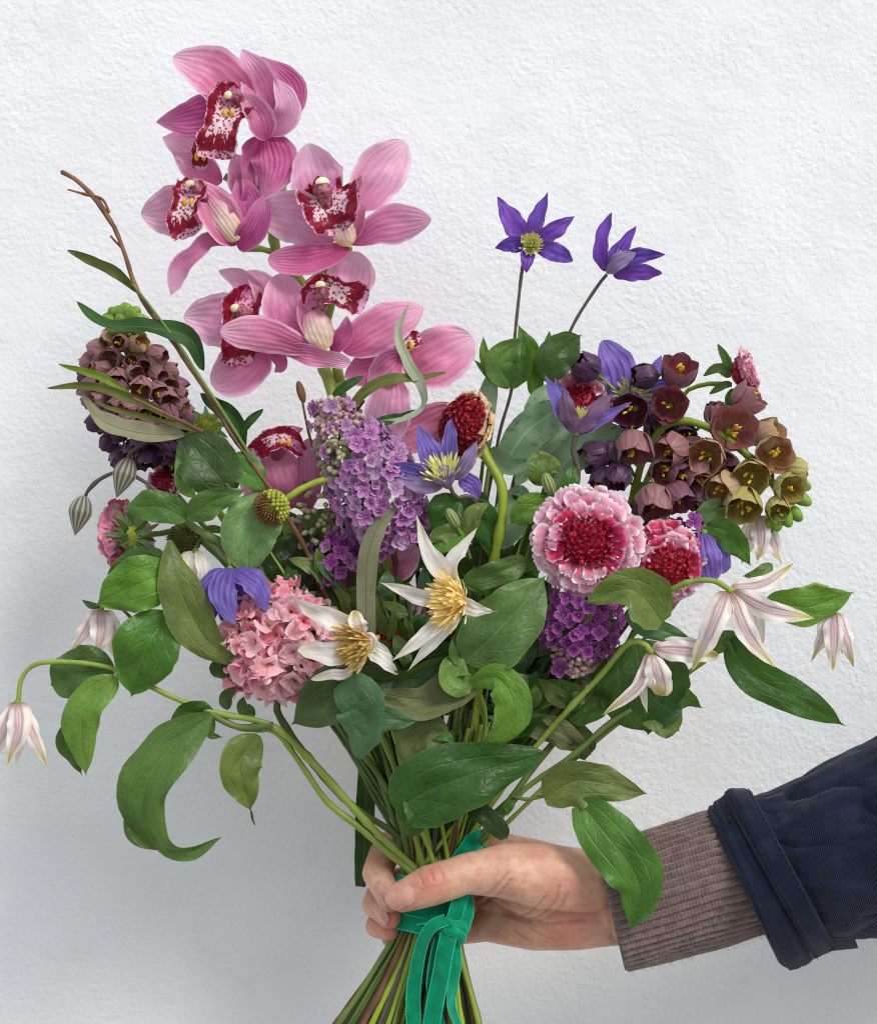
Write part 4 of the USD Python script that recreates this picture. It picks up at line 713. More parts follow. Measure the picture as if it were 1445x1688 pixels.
scabious(s3, 770, 704, -24, (-.72, -.22, -.62), 62, 'scabiosa_tan', 'floret_dark_red', dome=.78, parts=((1., 15, -20), (.92, 13, 0)), seed=3)
s4 = Thing('scabious', 'pink scabious at far left seen from behind with pale green bracts', 'scabious', P(220, 886, 10))
s4.add('stem', route([(232, 884, 0), (262, 880, 16), (330, 890, 40), (480, 1060, 60), (600, 1280, 40)], 5, 5), 'stem_green')
scabious(s4, 212, 884, 6, (-.62, .12, .55), 60, 'scabiosa_pink', 'floret_crimson', 'scabiosa_red', dome=.4, parts=((1., 14, 6), (.84, 12, 22)), seed=4)
ff = Fr(214, 884, -4, (.62, -.12, -.6)); s4.add('calyx', ff(blob(23, 23, 8, (0, 0, 0), 3)), 'seed_green')
for k in range(20): s4.add('bract', ff(petal(30 + 14 * (k % 3), 4.6, k * 137.5, (.4, .8), 4 + 3 * (k % 4), (50 - 9 * (k % 4), 0, -20), 3, cup=.4, n=8, m=3)), ['leaf_pale', 'leaf_mid', 'leaf_pale'][k % 3])
s5 = Thing('scabious', 'half hidden red scabious just below the left fritillary', 'scabious', P(275, 800, 16)); fl_stem(s5, [(278, 800, 24), (330, 860, 50), (480, 1040, 70), (600, 1280, 40)], 4)
scabious(s5, 272, 796, 18, (-.3, -.1, -1), 30, 'scabiosa_pink', 'floret_crimson', dome=.72, parts=((1., 9, 10), (.9, 8, 30)), seed=5)
s6 = Thing('scabious', 'pink scabious facing right at the top right of the bouquet', 'scabious', P(1215, 625, 30))
s6.add('stem', route([(1206, 634, 30), (1160, 634, 40), (1120, 660, 60), (1060, 800, 90), (900, 1150, 60)], 4, 5), 'stem_lime')
scabious(s6, 1218, 616, 20, (.85, -.3, -.35), 46, 'scabiosa_pink', 'floret_dark_red', dome=.5, parts=((1., 12, 36), (.9, 11, 50), (.8, 9, 62)), seed=6)
for e, w in (([(1206, 616, 10), (1196, 592, 6), (1182, 566, 10)], 8), ([(1204, 622, 8), (1184, 606, 2), (1158, 620, 6)], 9), ([(1206, 632, 8), (1190, 636, 4), (1168, 650, 8)], 7), ([(1210, 640, 10), (1200, 660, 4), (1210, 680, 8)], 7)): s6.add('bract', sheet(e, w, (.5, .8), n=10, m=5, fold=.3), 'leaf_dark')
s7 = Thing('scabious', 'rosy scabious glimpsed behind the pointed violet clematis flower', 'scabious', P(958, 668, 70)); fl_stem(s7, [(958, 668, 76), (950, 740, 84), (920, 900, 90), (830, 1200, 60)], 5, 'stem_lime')
scabious(s7, 956, 664, 66, (-.1, -.15, -1), 60, 'scabiosa_pink', 'floret_crimson', 'scabiosa_red', dome=.5, parts=((1., 14, 10), (.85, 12, 26)), seed=7)
s8 = Thing('scabious', 'tiny dark red scabious bud low between the two white clematis flowers', 'scabious', P(645, 1062, -10)); fl_stem(s8, [(644, 1062, -6), (656, 1110, 4), (690, 1280, 14)], 3.5)
scabious(s8, 642, 1062, -16, (0, -.3, -.9), 26, 'scabiosa_red', 'floret_dark_red', dome=.95, parts=((1.05, 9, -10),), seed=8)
s9 = Thing('scabious', 'tiny dark red scabious bud under the left white clematis petal', 'scabious', P(660, 1098, 4)); fl_stem(s9, [(660, 1096, 6), (668, 1160, 20), (700, 1300, 20)], 3)
scabious(s9, 660, 1095, 4, (0, 0, -1), 20, 'scabiosa_red', 'floret_dark_red', dome=.9, parts=((1.05, 8, -10),), seed=9)

def seedhead(T, x, y, d, dr, R_, L, m1, m2, seed, spikes=0):
    f = Fr(x, y, d, dr); rs = np.random.RandomState(seed); T.add('seed_core', f(blob(R_ * .86, R_ * .86, L * .86, sub=3)), m1)
    n = 150
    for tag, mt, lo, hi in (('seed_knob', m1, 0, .66), ('bristles', m2, .58, 1.)):
        o = []; n = 150 if tag == 'seed_knob' else 420
        for k in range(n):
            z = -1 + 2 * (k + .5) / n; q = (z + 1) / 2
            if not lo <= q < hi: continue
            a = k * 2.39996; c = math.sqrt(1 - z * z); p = np.array([R_ * c * math.cos(a), R_ * c * math.sin(a), L * z]); nn = unit(p / [R_ ** 2, R_ ** 2, L ** 2]); X = unit(np.cross(nn, [.2, .9, .3])); Y = np.cross(nn, X); Rm = np.stack([X, Y, nn])
            b = blob(R_ * .14, R_ * .14, R_ * .2, sub=1) if tag == 'seed_knob' else blob(R_ * .055, R_ * .055, R_ * rs.uniform(.22, .36), sub=1); o.append(Me(p * .95 + b.V @ Rm, b.F, b.UV))
        T.add(tag + 's' if tag == 'seed_knob' else tag, f(join(o)), mt, kind='stuff')
    for k in range(8): T.add('bract', f(petal(R_ * rs.uniform(.8, 1.3), R_ * .1, k * 45 + rs.uniform(-10, 10), (.5, .8), R_ * .4, (20, 60, 80), -L * .9, n=6, m=3)), 'leaf_dark')
d1 = Thing('seed_head', 'lime scabious seed head on a bent pale stem in front of a leaf', 'seed head', P(450, 836, -70))
d1.add('stem', route([(470, 824, -70), (500, 804, -72), (540, 790, -66), (580, 794, -48), (620, 860, 0), (660, 1050, 30)], 5.5, 5), 'stem_lime')
seedhead(d1, 449, 836, -74, (-.75, .45, -.45), 27, 25, 'seed_green', 'seed_brown', 3)
d2 = Thing('seed_head', 'dark olive scabious seed head hidden among the leaves at left', 'seed head', P(304, 890, -10)); d2.add('stem', route([(306, 896, -6), (330, 930, 20), (460, 1080, 50), (620, 1300, 30)], 4, 4), 'stem_green')
seedhead(d2, 304, 888, -14, (-.1, .5, -.85), 25, 24, 'seed_dark', 'seed_dark', 4)
d3 = Thing('seed_head', 'fuzzy yellow green seed head between fritillary and twig', 'seed head', P(342, 704, 10)); d3.add('stem', route([(344, 706, 16), (370, 780, 40), (460, 960, 60), (600, 1260, 40)], 4, 4), 'stem_green')
seedhead(d3, 342, 702, 6, (.2, -.6, -.7), 20, 14, 'seed_green', 'seed_green', 6)
for k, (ex, ey) in enumerate(((318, 676), (338, 668), (366, 674), (384, 700), (376, 722), (300, 690))): d3.add('bract', sheet([(342, 704, 6), ((342 + ex) / 2, (704 + ey) / 2 - 2, -2), (ex, ey, 4)], 5, (.5, .8), n=8, m=3), 'leaf_blue')

# ---------------------------------------------------------------- the dense pink head
hy = Thing('stock_flower', 'dense frilly pastel pink flower head at lower left', 'flower', P(450, 1080, -60))
hy.add('stem', route([(452, 1100, -50), (456, 1150, -40), (466, 1190, -30), (560, 1310, -20)], 6, 6), 'stem_green')
rs = np.random.RandomState(21); n = 135; hy.add('core', Fr(455, 1064, -34, (0, 0, -1))(blob(60, 60, 48, sub=3)), 'bud_pink')
for k in range(n):
    z = 1 - 1.5 * (k + .5) / n; a = k * 2.39996; c = math.sqrt(1 - z * z); p = np.array([c * math.cos(a), c * math.sin(a), z]) * rs.uniform(.8, 1.14)
    x, y, d = 450 + 80 * p[0] + (p[1] < 0) * 22 * -p[1] * 1.2, 1062 + 80 * p[1], -34 - 70 * p[2]
    q = []; s_ = rs.uniform(18, 30); el = rs.uniform(20, 70)
    for j in range(rs.choice([3, 4, 4])): q.append(petal(s_, s_ * rs.uniform(.55, .85), j * 90 + rs.uniform(-40, 40), [(0, .2), (.3, .62), (.62, .97), (.8, 1.), (.92, .82), (.98, .5), (1, .3)], 1.5, (80, el, el - rs.uniform(-10, 110)), 0, cup=rs.uniform(-.6, .9), ruf=(.26, 1.6), twist=rs.uniform(-18, 18), n=13, m=9, seed=rs.randint(9999), lump=.05))
    hy.add('floret', Fr(x, y, d, (p[0] + rs.uniform(-.5, .5), p[1] + rs.uniform(-.5, .5), -p[2] - .1), rs.uniform(0, 90))(join(q)), 'hydrangea_pink' if rs.rand() < .65 else 'hydrangea_rose')
    if k % 7 == 3: hy.add('green_bud', Fr(x + rs.uniform(-8, 8), y + rs.uniform(-8, 8), d + 4, (p[0], p[1], -p[2]))(blob(4, 4, 6, (0, 0, 5), 1)), 'bud_green')

# ---------------------------------------------------------------- clematis: flowers with traced petals, vines with leaves
def brush(c, tips_dir, L, n, seed, spread=.75, w=1.7, curl=.0):
    """a brush of stamens from the point c (px) along tips_dir"""
    f = Fr(*c, tips_dir); rs = np.random.RandomState(seed); o = []
    for k in range(n):
        ph = spread * math.sqrt((k + .5) / n) * rs.uniform(.85, 1.15); a = k * 2.39996; el = 90 - math.degrees(ph); l = L * rs.uniform(.75, 1.1)
        o.append(petal(l, w * rs.uniform(.8, 1.3), math.degrees(a), [(0, .5), (.55, .55), (.75, 1.), (.95, .9), (1, .3)], L * .06, (el, el, el + curl * rs.uniform(.4, 1.)), 0, n=6, m=3, twist=rs.uniform(-60, 60)))
    return f(join(o))
def clem(T, label, core, petals, mat, stam=None, smat='stamen_lemon', under=None, core_r=6):
    f = T.add('flower', Fr(*core, (0, 0, -1))(blob(core_r, core_r, core_r)), 'bud_green', label=label)
    for pts, w, kw in petals:
        kw = dict(kw); mt = kw.pop('mat', mat); w = w * (.72 if mt == 'clematis_white' else .82 if mt == 'clematis_striped' else .92)
        if mt in ('clematis_white', 'clematis_striped') and np.ndim(kw.get('roll', 0)) == 0: q0 = kw.get('roll', 0); sg = 1 if (int(w * 10) + len(pts)) % 2 else -1; kw['roll'] = [q0 - 14 * sg, q0, q0 + 30 * sg]
        T.add('petal', sheet(pts, w, **dict(dict(prof=(.55, 1.05), fold=.25, n=26, m=11, lump=.16, ruf=(.16, 2.6), jit=.09), **kw)), mt, f)
    if stam: T.add('stamens', stam, smat, f, kind='stuff')
    return f
def leaf(T, pts, w, mat='leaf_mid', prof=(.62, .95), label=None, pet=None, name='leaf', **kw):
    pts = [tuple(p) if len(p) == 3 else (*p, 0) for p in pts]
    if isinstance(prof, tuple):      # a drawn-out drip tip
        x = np.r_[np.linspace(0, .9, 40), .93, .96, 1.]; y = width(prof, np.minimum(x / .95, 1.)); prof = list(zip(x, np.maximum(y, np.interp(x, [.8, 1.], [.2, .0])) * np.where(x < .02, .6, 1)))
    T.add(name, sheet(pts, w, prof, **dict(dict(fold=.38, cup=-.2, n=32, m=15, lump=.16, ruf=(.17, 2.), jit=.05), **kw)), mat, label=label)
    if pet: T.add('petiole', tube([pet, ((pet[0] * .5 + pts[0][0] * .5), (pet[1] * .5 + pts[0][1] * .5) - 2, (pet[2] + pts[0][2]) / 2), pts[0]], [2.4, 2.2, 2.], 6, 8), 'stem_green')
def stem(T, pts, r, mat='stem_green', sides=8): T.add('stem', tube(pts, r, sides, 7 * len(pts)), mat)

# two purple stars on tall stems, their leaves below
c1 = Thing('clematis', 'tall purple clematis star with yellow centre facing the viewer', 'clematis', P(838, 650, 20))
c1.add('stem', route([(863, 425, 10), (857, 470, 14), (848, 560, 18), (843, 640, 20), (822, 720, 26), (800, 840, 40), (770, 1000, 50), (740, 1200, 30)], 2.7, 5), 'stem_purple')
clem(c1, None, (874, 404, 4), [([(866, 398, 2), (844, 366, -8), (819, 323, -2)], 19, dict(roll=-12)), ([(876, 394, 2), (888, 356, 2), (903, 316, 8)], 15, dict(roll=20)), ([(884, 398, 0), (914, 378, -10), (947, 356, -2)], 16, dict(roll=-14)),
     ([(882, 408, -2), (912, 416, -14), (944, 430, -8)], 17, dict(roll=12, prof=(.6, .7))), ([(870, 412, -4), (868, 432, -12), (867, 450, -10)], 14, dict(roll=10)), ([(864, 406, 0), (842, 402, -6), (815, 409, 0)], 16, dict(roll=10))], 'clematis_purple', brush((875, 405, 2), (0, -.15, -1), 25, 90, 1, 1.1, 2.1, 50), 'stamen_lemon')
leaf(c1, [(842, 638, 16), (824, 596, 4), (866, 552, 12)], 27, 'leaf_mid', roll=-12); leaf(c1, [(846, 640, 14), (868, 600, 6), (864, 552, 10)], 21, 'leaf_mid', roll=30, cup=.3)
leaf(c1, [(838, 640, 24), (812, 622, 20), (778, 590, 18)], 8, 'leaf_mid'); leaf(c1, [(812, 622, 18), (800, 590, 10), (796, 552, 12)], 10, 'leaf_olive', roll=20); leaf(c1, [(836, 618, 12), (818, 604, 6), (806, 585, 8)], 6, 'leaf_olive')
leaf(c1, [(880, 614, 34), (868, 570, 28), (853, 534, 30)], 18, 'leaf_mid', roll=-20)
c2 = Thing('clematis', 'purple clematis bloom seen from the side at the right of the tall pair', 'clematis', P(935, 560, 24))
c2.add('stem', route([(1000, 452, 16), (984, 472, 20), (950, 525, 24), (930, 570, 26), (900, 660, 40), (860, 780, 60), (800, 1000, 60), (750, 1220, 30)], 2.7, 5), 'stem_purple')
clem(c2, None, (1003, 447, 12), [([(1000, 448, 12), (994, 400, 2), (1008, 350, 4)], 17, dict(roll=30, prof=(.5, .8), cup=.4)), ([(1008, 440, 14), (1026, 405, 12), (1049, 371, 16)], 14, dict(roll=-20)), ([(1012, 446, 6), (1050, 422, 0), (1097, 419, 6)], 17, dict(roll=-12)),
     ([(1010, 454, 2), (1050, 448, -10), (1091, 450, -4)], 15, dict(roll=-25, prof=(.6, .7))), ([(1002, 450, -2), (1020, 432, -16), (1048, 416, -14)], 16, dict(roll=30, mat='clematis_mauve', prof=(.6, .8))), ([(1002, 446, 4), (1008, 420, -6), (1020, 396, -4)], 10, dict(roll=10))], 'clematis_purple', brush((1008, 440, 4), (.6, -.8, -.2), 30, 26, 2, .4, 1.8), 'stamen_lemon', core_r=5)
leaf(c2, [(896, 628, 22), (918, 586, 6), (959, 551, 14)], 33, 'leaf_dark', roll=-8, prof=(.55, .7)); leaf(c2, [(900, 610, 40), (930, 590, 34), (958, 556, 30)], 22, 'leaf_mid', roll=30); leaf(c2, [(906, 590, 30), (903, 566, 28), (906, 543, 30)], 7, 'leaf_mid')
leaf(c2, [(888, 660, 36), (880, 620, 30), (884, 590, 34)], 14, 'leaf_mid')
c3 = Thing('clematis', 'pale violet clematis seen from outside, pointed sepals rising like a tulip', 'clematis', P(945, 760, -20))
c3.add('stem', route([(949, 716, -38), (944, 745, -34), (953, 775, -30), (948, 812, -20), (936, 860, 10), (880, 1040, 40), (780, 1230, 30)], 4, 5), 'stem_purple')
clem(c3, None, (949, 713, -40), [([(944, 712, -36), (918, 660, -38), (897, 617, -28)], 18, dict(roll=-25, mat='clematis_violet')), ([(946, 704, -26), (930, 660, -22), (914, 622, -16)], 16, dict(roll=10, mat='clematis_violet')), ([(947, 716, -46), (934, 678, -58), (928, 636, -50)], 17, dict(roll=200, mat='clematis_mauve', prof=(.6, 1.))),
     ([(951, 714, -46), (976, 682, -54), (1010, 648, -44)], 18, dict(roll=190, mat='clematis_mauve', prof=(.7, 1.))), ([(953, 716, -42), (990, 690, -50), (1042, 662, -44)], 12, dict(roll=-20, mat='clematis_violet')), ([(956, 706, -26), (984, 672, -24), (1000, 650, -18)], 14, dict(roll=20, mat='clematis_violet'))], 'clematis_violet', brush((950, 704, -36), (.15, -1, -.25), 36, 40, 3, .5, 1.8), 'stamen_lemon')
c4 = Thing('clematis', 'bright violet clematis behind the plum bells with a cream stamen tuft', 'clematis', P(1040, 650, 60))
c4.add('stem', route([(1042, 650, 66), (1020, 740, 80), (960, 940, 90), (840, 1180, 60)], 4, 5), 'stem_green')
clem(c4, None, (1040, 650, 62), [([(1020, 660, 54), (1018, 610, 44), (992, 561, 48)], 30, dict(prof=(.5, .6), roll=-6)), ([(1052, 640, 60), (1076, 615, 54), (1090, 585, 56)], 16, dict()), ([(1056, 652, 56), (1094, 640, 50), (1130, 630, 54)], 20, dict()), ([(1056, 670, 56), (1100, 690, 46), (1128, 706, 50)], 24, dict(prof=(.6, .6))), ([(1030, 670, 60), (1008, 680, 56), (985, 690, 60)], 20, dict(roll=8)), ([(1010, 650, 60), (996, 668, 50), (990, 700, 54)], 16, dict())], 'clematis_violet', brush((1040, 654, 52), (.1, -.2, -1), 42, 60, 4, 1.2, 1.7), 'stamen_lemon')
c5 = Thing('clematis', 'violet clematis at centre opening upward over the lilac', 'clematis', P(750, 800, -60))
c5.add('stem', route([(742, 803, -74), (752, 820, -70), (775, 818, -62), (788, 840, -50), (795, 900, -20), (770, 1060, 20), (730, 1260, 20)], 3.5, 5), 'stem_purple')
clem(c5, None, (738, 800, -78), [([(726, 782, -70), (706, 745, -72), (688, 698, -58)], 22, dict(roll=-10)), ([(738, 776, -72), (742, 738, -76), (743, 690, -62)], 16, dict(roll=24, prof=(.6, .8))), ([(746, 790, -84), (768, 764, -92), (786, 726, -80)], 15, dict(roll=-16, mat='clematis_mauve')), ([(724, 786, -82), (680, 774, -90), (622, 767, -78)], 15, dict(roll=20)),
     ([(730, 800, -88), (694, 800, -100), (652, 789, -92)], 16, dict(roll=-10, mat='clematis_mauve', prof=(.5, .9))), ([(740, 806, -92), (732, 785, -112), (728, 766, -104)], 19, dict(roll=5, mat='clematis_mauve', prof=(.6, .4), cup=-.5)), ([(756, 790, -68), (778, 800, -66), (788, 824, -60)], 18, dict())], 'clematis_violet', brush((736, 796, -82), (-.35, -.75, -.55), 50, 90, 5, .75, 2.5), 'stamen_lemon')
for pts, w, mt, kw in (([(752, 818, -62), (735, 840, -66), (708, 876, -58)], 30, 'leaf_dark', dict()), ([(760, 878, -76), (730, 880, -88), (703, 894, -80)], 18, 'leaf_bright', dict(roll=20)), ([(764, 876, -74), (735, 898, -84), (704, 906, -78)], 15, 'leaf_bright', dict(roll=-20)), ([(768, 890, -70), (780, 850, -80), (808, 826, -70)], 17, 'leaf_olive', dict(roll=25)),
                       ([(775, 820, -50), (806, 880, -40), (812, 930, -30)], 26, 'leaf_dark', dict())): leaf(c5, pts, w, mt, **kw)
c5.add('flower_bud', Fr(746, 854, -92, (-.5, -.85, -.3))(blob(9, 9, 19, sub=3)), 'bud_striped'); stem(c5, [(750, 864, -88), (762, 884, -76), (775, 920, -40)], 2.6, 'stem_light')

# nodding violet bells
c6 = Thing('clematis', 'drooping violet blue clematis bell above the pink frilly flower head', 'clematis', P(378, 940, -70))
c6.add('stem', route([(379, 934, -72), (372, 915, -66), (340, 890, -40), (330, 872, -10), (420, 980, 30), (600, 1260, 20)], 3.2, 5), 'stem_green')
clem(c6, None, (379, 938, -74), [([(372, 938, -76), (342, 968, -100), (326, 1030, -92)], 20, dict(prof=(.45, .8), roll=-28, cup=-.35)), ([(379, 936, -82), (368, 978, -118), (386, 1030, -122)], 27, dict(prof=(.5, .75), cup=-.4, roll=8)), ([(386, 938, -78), (422, 962, -100), (441, 1008, -98)], 23, dict(prof=(.5, .7), roll=30, cup=-.35)),
     ([(374, 940, -62), (350, 990, -70), (344, 1036, -74)], 20, dict(prof=(.5, .9), mat='clematis_purple', roll=20)), ([(384, 940, -58), (408, 980, -62), (420, 1014, -66)], 23, dict(prof=(.5, .8), mat='clematis_purple', roll=-20)), ([(380, 940, -56), (374, 990, -52), (364, 1024, -56)], 22, dict(prof=(.5, .8), mat='clematis_purple'))], 'clematis_violet')
c7 = Thing('clematis', 'drooping violet blue clematis bell right of the crimson scabious', 'clematis', P(1165, 880, -30))
c7.add('stem', route([(1160, 876, -30), (1150, 862, -20), (1120, 880, 10), (1040, 1020, 40), (860, 1240, 40)], 3.2, 5), 'stem_green')
clem(c7, None, (1160, 878, -32), [([(1158, 878, -36), (1166, 920, -54), (1174, 958, -46)], 26, dict(prof=(.5, .4), cup=-.35)), ([(1152, 878, -28), (1140, 900, -32), (1132, 926, -24)], 18, dict(prof=(.5, .5), roll=-25, mat='clematis_purple')), ([(1166, 878, -28), (1186, 910, -34), (1192, 946, -24)], 17, dict(prof=(.5, .5), roll=25))], 'clematis_violet')
leaf(c7, [(1164, 866, -34), (1200, 880, -44), (1238, 934, -30)], 22, 'leaf_mid', roll=-10); leaf(c7, [(1198, 838, -20), (1172, 846, -30), (1140, 866, -22)], 22, 'leaf_pale', roll=10, prof=(.5, .7))

# white stars
w1 = Thing('clematis', 'white clematis star with gold stamens, the larger one at the centre', 'clematis', P(760, 1000, -150))
w1.add('stem', tube([(768, 992, -148), (776, 1010, -140), (779, 1060, -120), (778, 1118, -104), (790, 1160, -80), (800, 1200, -50), (776, 1290, -20), (738, 1400, -20)], [3.4, 4.6, 4.6, 5, 5, 5], 8, 60), 'stem_light')
clem(w1, None, (760, 992, -152), [([(752, 980, -150), (708, 918, -166), (686, 848, -152)], 25, dict(roll=-18, prof=(.5, 1.25), cup=.3)), ([(757, 972, -148), (748, 930, -160), (787, 868, -150)], 21, dict(roll=30, prof=(.5, 1.2), cup=.35)), ([(738, 992, -158), (690, 980, -172), (625, 960, -156)], 21, dict(roll=22, prof=(.5, 1.25), cup=.25)), ([(760, 994, -158), (784, 1004, -172), (822, 1009, -164)], 18, dict(roll=-14, prof=(.45, 1.5))),
     ([(744, 1010, -158), (700, 1050, -172), (642, 1092, -158)], 19, dict(roll=-20, prof=(.5, 1.25), cup=.3)), ([(756, 1008, -158), (718, 1050, -174), (671, 1108, -160)], 18, dict(roll=18, prof=(.5, 1.25), cup=.3))], 'clematis_white', brush((764, 990, -160), (-.78, -.02, -.62), 62, 190, 6, .95, 2.9, 20), 'stamen_gold')
w2 = Thing('clematis', 'white clematis drooping over the pink flower head with dull gold stamens', 'clematis', P(612, 1064, -140))
w2.add('stem', tube([(612, 1062, -134), (622, 1050, -128), (620, 1080, -110), (640, 1180, -60), (690, 1330, -30), (720, 1430, -30)], [3.4, 4, 4.5, 5], 8, 50), 'stem_light')
clem(w2, None, (608, 1060, -138), [([(588, 1034, -140), (540, 1016, -160), (480, 984, -146)], 27, dict(roll=20, prof=(.4, .9), cup=.25, ruf=(.16, 2.5))), ([(585, 1074, -146), (540, 1078, -166), (490, 1072, -156)], 28, dict(roll=-12, prof=(.5, .6), cup=.3)), ([(604, 1072, -146), (572, 1108, -162), (545, 1112, -168), (512, 1120, -160)], 14, dict(roll=[10, 40, 20, 0], prof=(.5, .6))), ([(600, 1056, -138), (590, 1034, -160), (583, 1006, -150)], 21, dict(roll=-35, prof=(.6, .7), mat='clematis_striped')),
     ([(608, 1062, -132), (628, 1070, -138), (648, 1084, -132)], 13, dict(prof=(.5, .9))), ([(606, 1070, -134), (632, 1090, -144), (656, 1112, -130)], 19, dict(roll=25, prof=(.55, .7))), ([(602, 1050, -142), (612, 1054, -160), (610, 1078, -160)], 13, dict(prof=(.5, .5), mat='clematis_striped'))], 'clematis_white', brush((610, 1058, -146), (-.72, .12, -.68), 64, 170, 7, .75, 2.7, 20), 'stamen_olive')

# striped nodding bells, right
def nod(T, label, base, petals, stpts, r=4.5, mat='stem_light', st=True):
    T.add('stem', stpts if isinstance(stpts, Me) else tube(stpts, r, 8, 40), mat)
    clem(T, label, base, petals, 'clematis_striped', brush((base[0], base[1] + 6, base[2]), (.1, 1, -.1), 46, 26, int(base[0]), .5, 1.8) if st else None, 'stamen_gold')
r1 = Thing('clematis', 'spidery cream clematis at right with mauve striped sepals spread wide', 'clematis', P(1202, 975, -120))
nod(r1, None, (1203, 973, -122), [([(1196, 974, -124), (1172, 1035, -142), (1139, 1106, -126)], 25, dict(roll=-18, prof=(.5, .9), cup=-.3)), ([(1205, 978, -128), (1228, 1040, -146), (1276, 1100, -130)], 22, dict(roll=16, prof=(.55, .9), cup=-.25)), ([(1208, 974, -124), (1262, 1004, -138), (1342, 1019, -124)], 22, dict(roll=-6, prof=(.5, .9), cup=-.2)),
     ([(1204, 968, -118), (1258, 962, -124), (1308, 928, -112)], 18, dict(roll=22, prof=(.5, .9), cup=-.2)), ([(1206, 978, -108), (1238, 1010, -100), (1256, 1062, -96)], 20, dict(prof=(.5, .6), mat='clematis_white'))], [(1072, 992, -96), (1100, 976, -108), (1140, 958, -120), (1176, 958, -126), (1203, 973, -122)], 4.6)
stem(r1, [(1072, 992, -96), (1040, 1050, -60), (960, 1160, -20), (860, 1290, -10), (760, 1420, -10)], [4.6, 4.6, 5], 'stem_green')
leaf(r1, [(1092, 1026, -112), (1040, 972, -126), (966, 992, -112)], 44, 'leaf_olive', prof=[(0, .35), (.12, .8), (.3, 1.), (.5, .82), (.7, .5), (.88, .3), (1, 0)], roll=-14, cup=.1); leaf(r1, [(1030, 1010, -88), (1080, 1036, -96), (1140, 1052, -86)], 20, 'leaf_blue', roll=-15)
r2 = Thing('clematis', 'striped cream clematis bell opening in front of a dark round leaf', 'clematis', P(1070, 1075, -100))
nod(r2, None, (1072, 1074, -104), [([(1068, 1076, -106), (1052, 1130, -120), (992, 1180, -108)], 15, dict(roll=-16, prof=(.5, .9), cup=-.2)), ([(1074, 1078, -112), (1084, 1112, -128), (1091, 1148, -116)], 25, dict(prof=(.55, .35), cup=-.35)), ([(1078, 1070, -104), (1126, 1074, -112), (1184, 1080, -102)], 23, dict(roll=10, prof=(.5, .5), cup=-.2)), ([(1074, 1068, -94), (1120, 1062, -96), (1168, 1058, -90)], 15, dict(roll=20, prof=(.5, .8))), ([(1066, 1084, -92), (1058, 1130, -96), (1066, 1176, -88)], 12, dict(prof=(.5, .9), mat='clematis_white'))],
    [(1072, 1074, -104), (1060, 1060, -106), (1040, 1058, -102), (1020, 1076, -94), (980, 1124, -70), (900, 1210, -40), (820, 1310, -24), (750, 1420, -20)], 5)
leaf(r2, [(1048, 1056, -40), (1060, 1130, -54), (1068, 1212, -40)], 76, 'leaf_dark', prof=(.4, .4), fold=.1, roll=6); leaf(r2, [(1050, 1170, -30), (1090, 1180, -36), (1120, 1206, -28)], 34, 'leaf_olive', prof=(.5, .4), roll=20); leaf(r2, [(1088, 1150, -34), (1120, 1148, -42), (1158, 1168, -30)], 18, 'leaf_mid', roll=-20)
leaf(r2, [(940, 1190, -30), (985, 1160, -30), (1010, 1120, -24)], 26, 'leaf_dark', roll=30)
r3 = Thing('clematis', 'cream and mauve clematis bell hanging at the far right edge of the bouquet', 'clematis', P(1372, 1000, -60))
nod(r3, None, (1374, 1008, -62), [([(1368, 1010, -62), (1356, 1050, -70), (1337, 1090, -60)], 17, dict(roll=-20, prof=(.42, .9), cup=-.3)), ([(1374, 1010, -70), (1374, 1056, -84), (1372, 1106, -74)], 20, dict(prof=(.42, .9), cup=-.3)), ([(1380, 1010, -62), (1394, 1052, -70), (1406, 1100, -60)], 18, dict(roll=20, prof=(.42, .9), cup=-.3)), ([(1376, 1010, -50), (1386, 1050, -48), (1388, 1080, -46)], 18, dict(mat='clematis_white'))],
    [(1374, 1008, -62), (1372, 982, -60), (1358, 966, -56), (1334, 966, -52), (1290, 990, -40), (1230, 1040, -20), (1120, 1120, 0), (960, 1240, 0), (770, 1420, 0)], 4, st=False)
leaf(r3, [(1262, 990, -70), (1330, 1000, -84), (1408, 976, -70)], 32, 'leaf_bright', roll=-14, prof=(.55, .8), fold=.35); leaf(r3, [(1196, 1046, -50), (1236, 1110, -64), (1310, 1150, -62), (1394, 1198, -46)], 31, 'leaf_dark', prof=(.6, .75), roll=[-20, -6, 8, 14]); leaf(r3, [(1226, 1060, -50), (1196, 1058, -54), (1168, 1080, -46)], 20, 'leaf_mid', roll=15)
leaf(r3, [(1272, 930, -40), (1250, 946, -46), (1222, 950, -40)], 12, 'leaf_mid')
r4 = Thing('clematis', 'striped pinkish clematis bell hanging just below the olive fritillary bells', 'clematis', P(1245, 860, -10))
nod(r4, None, (1248, 850, -10), [([(1242, 850, -10), (1232, 890, -18), (1221, 930, -10)], 19, dict(roll=-15, prof=(.42, .95), cup=-.3)), ([(1250, 850, -18), (1254, 890, -32), (1248, 926, -24)], 20, dict(prof=(.42, .95), cup=-.3)), ([(1254, 850, -10), (1272, 890, -18), (1288, 932, -8)], 20, dict(roll=20, prof=(.42, .95), cup=-.3))],
    [(1248, 850, -10), (1236, 838, -4), (1200, 880, 20), (1100, 1010, 50), (950, 1180, 40), (780, 1400, 10)], 3.5, st=False)

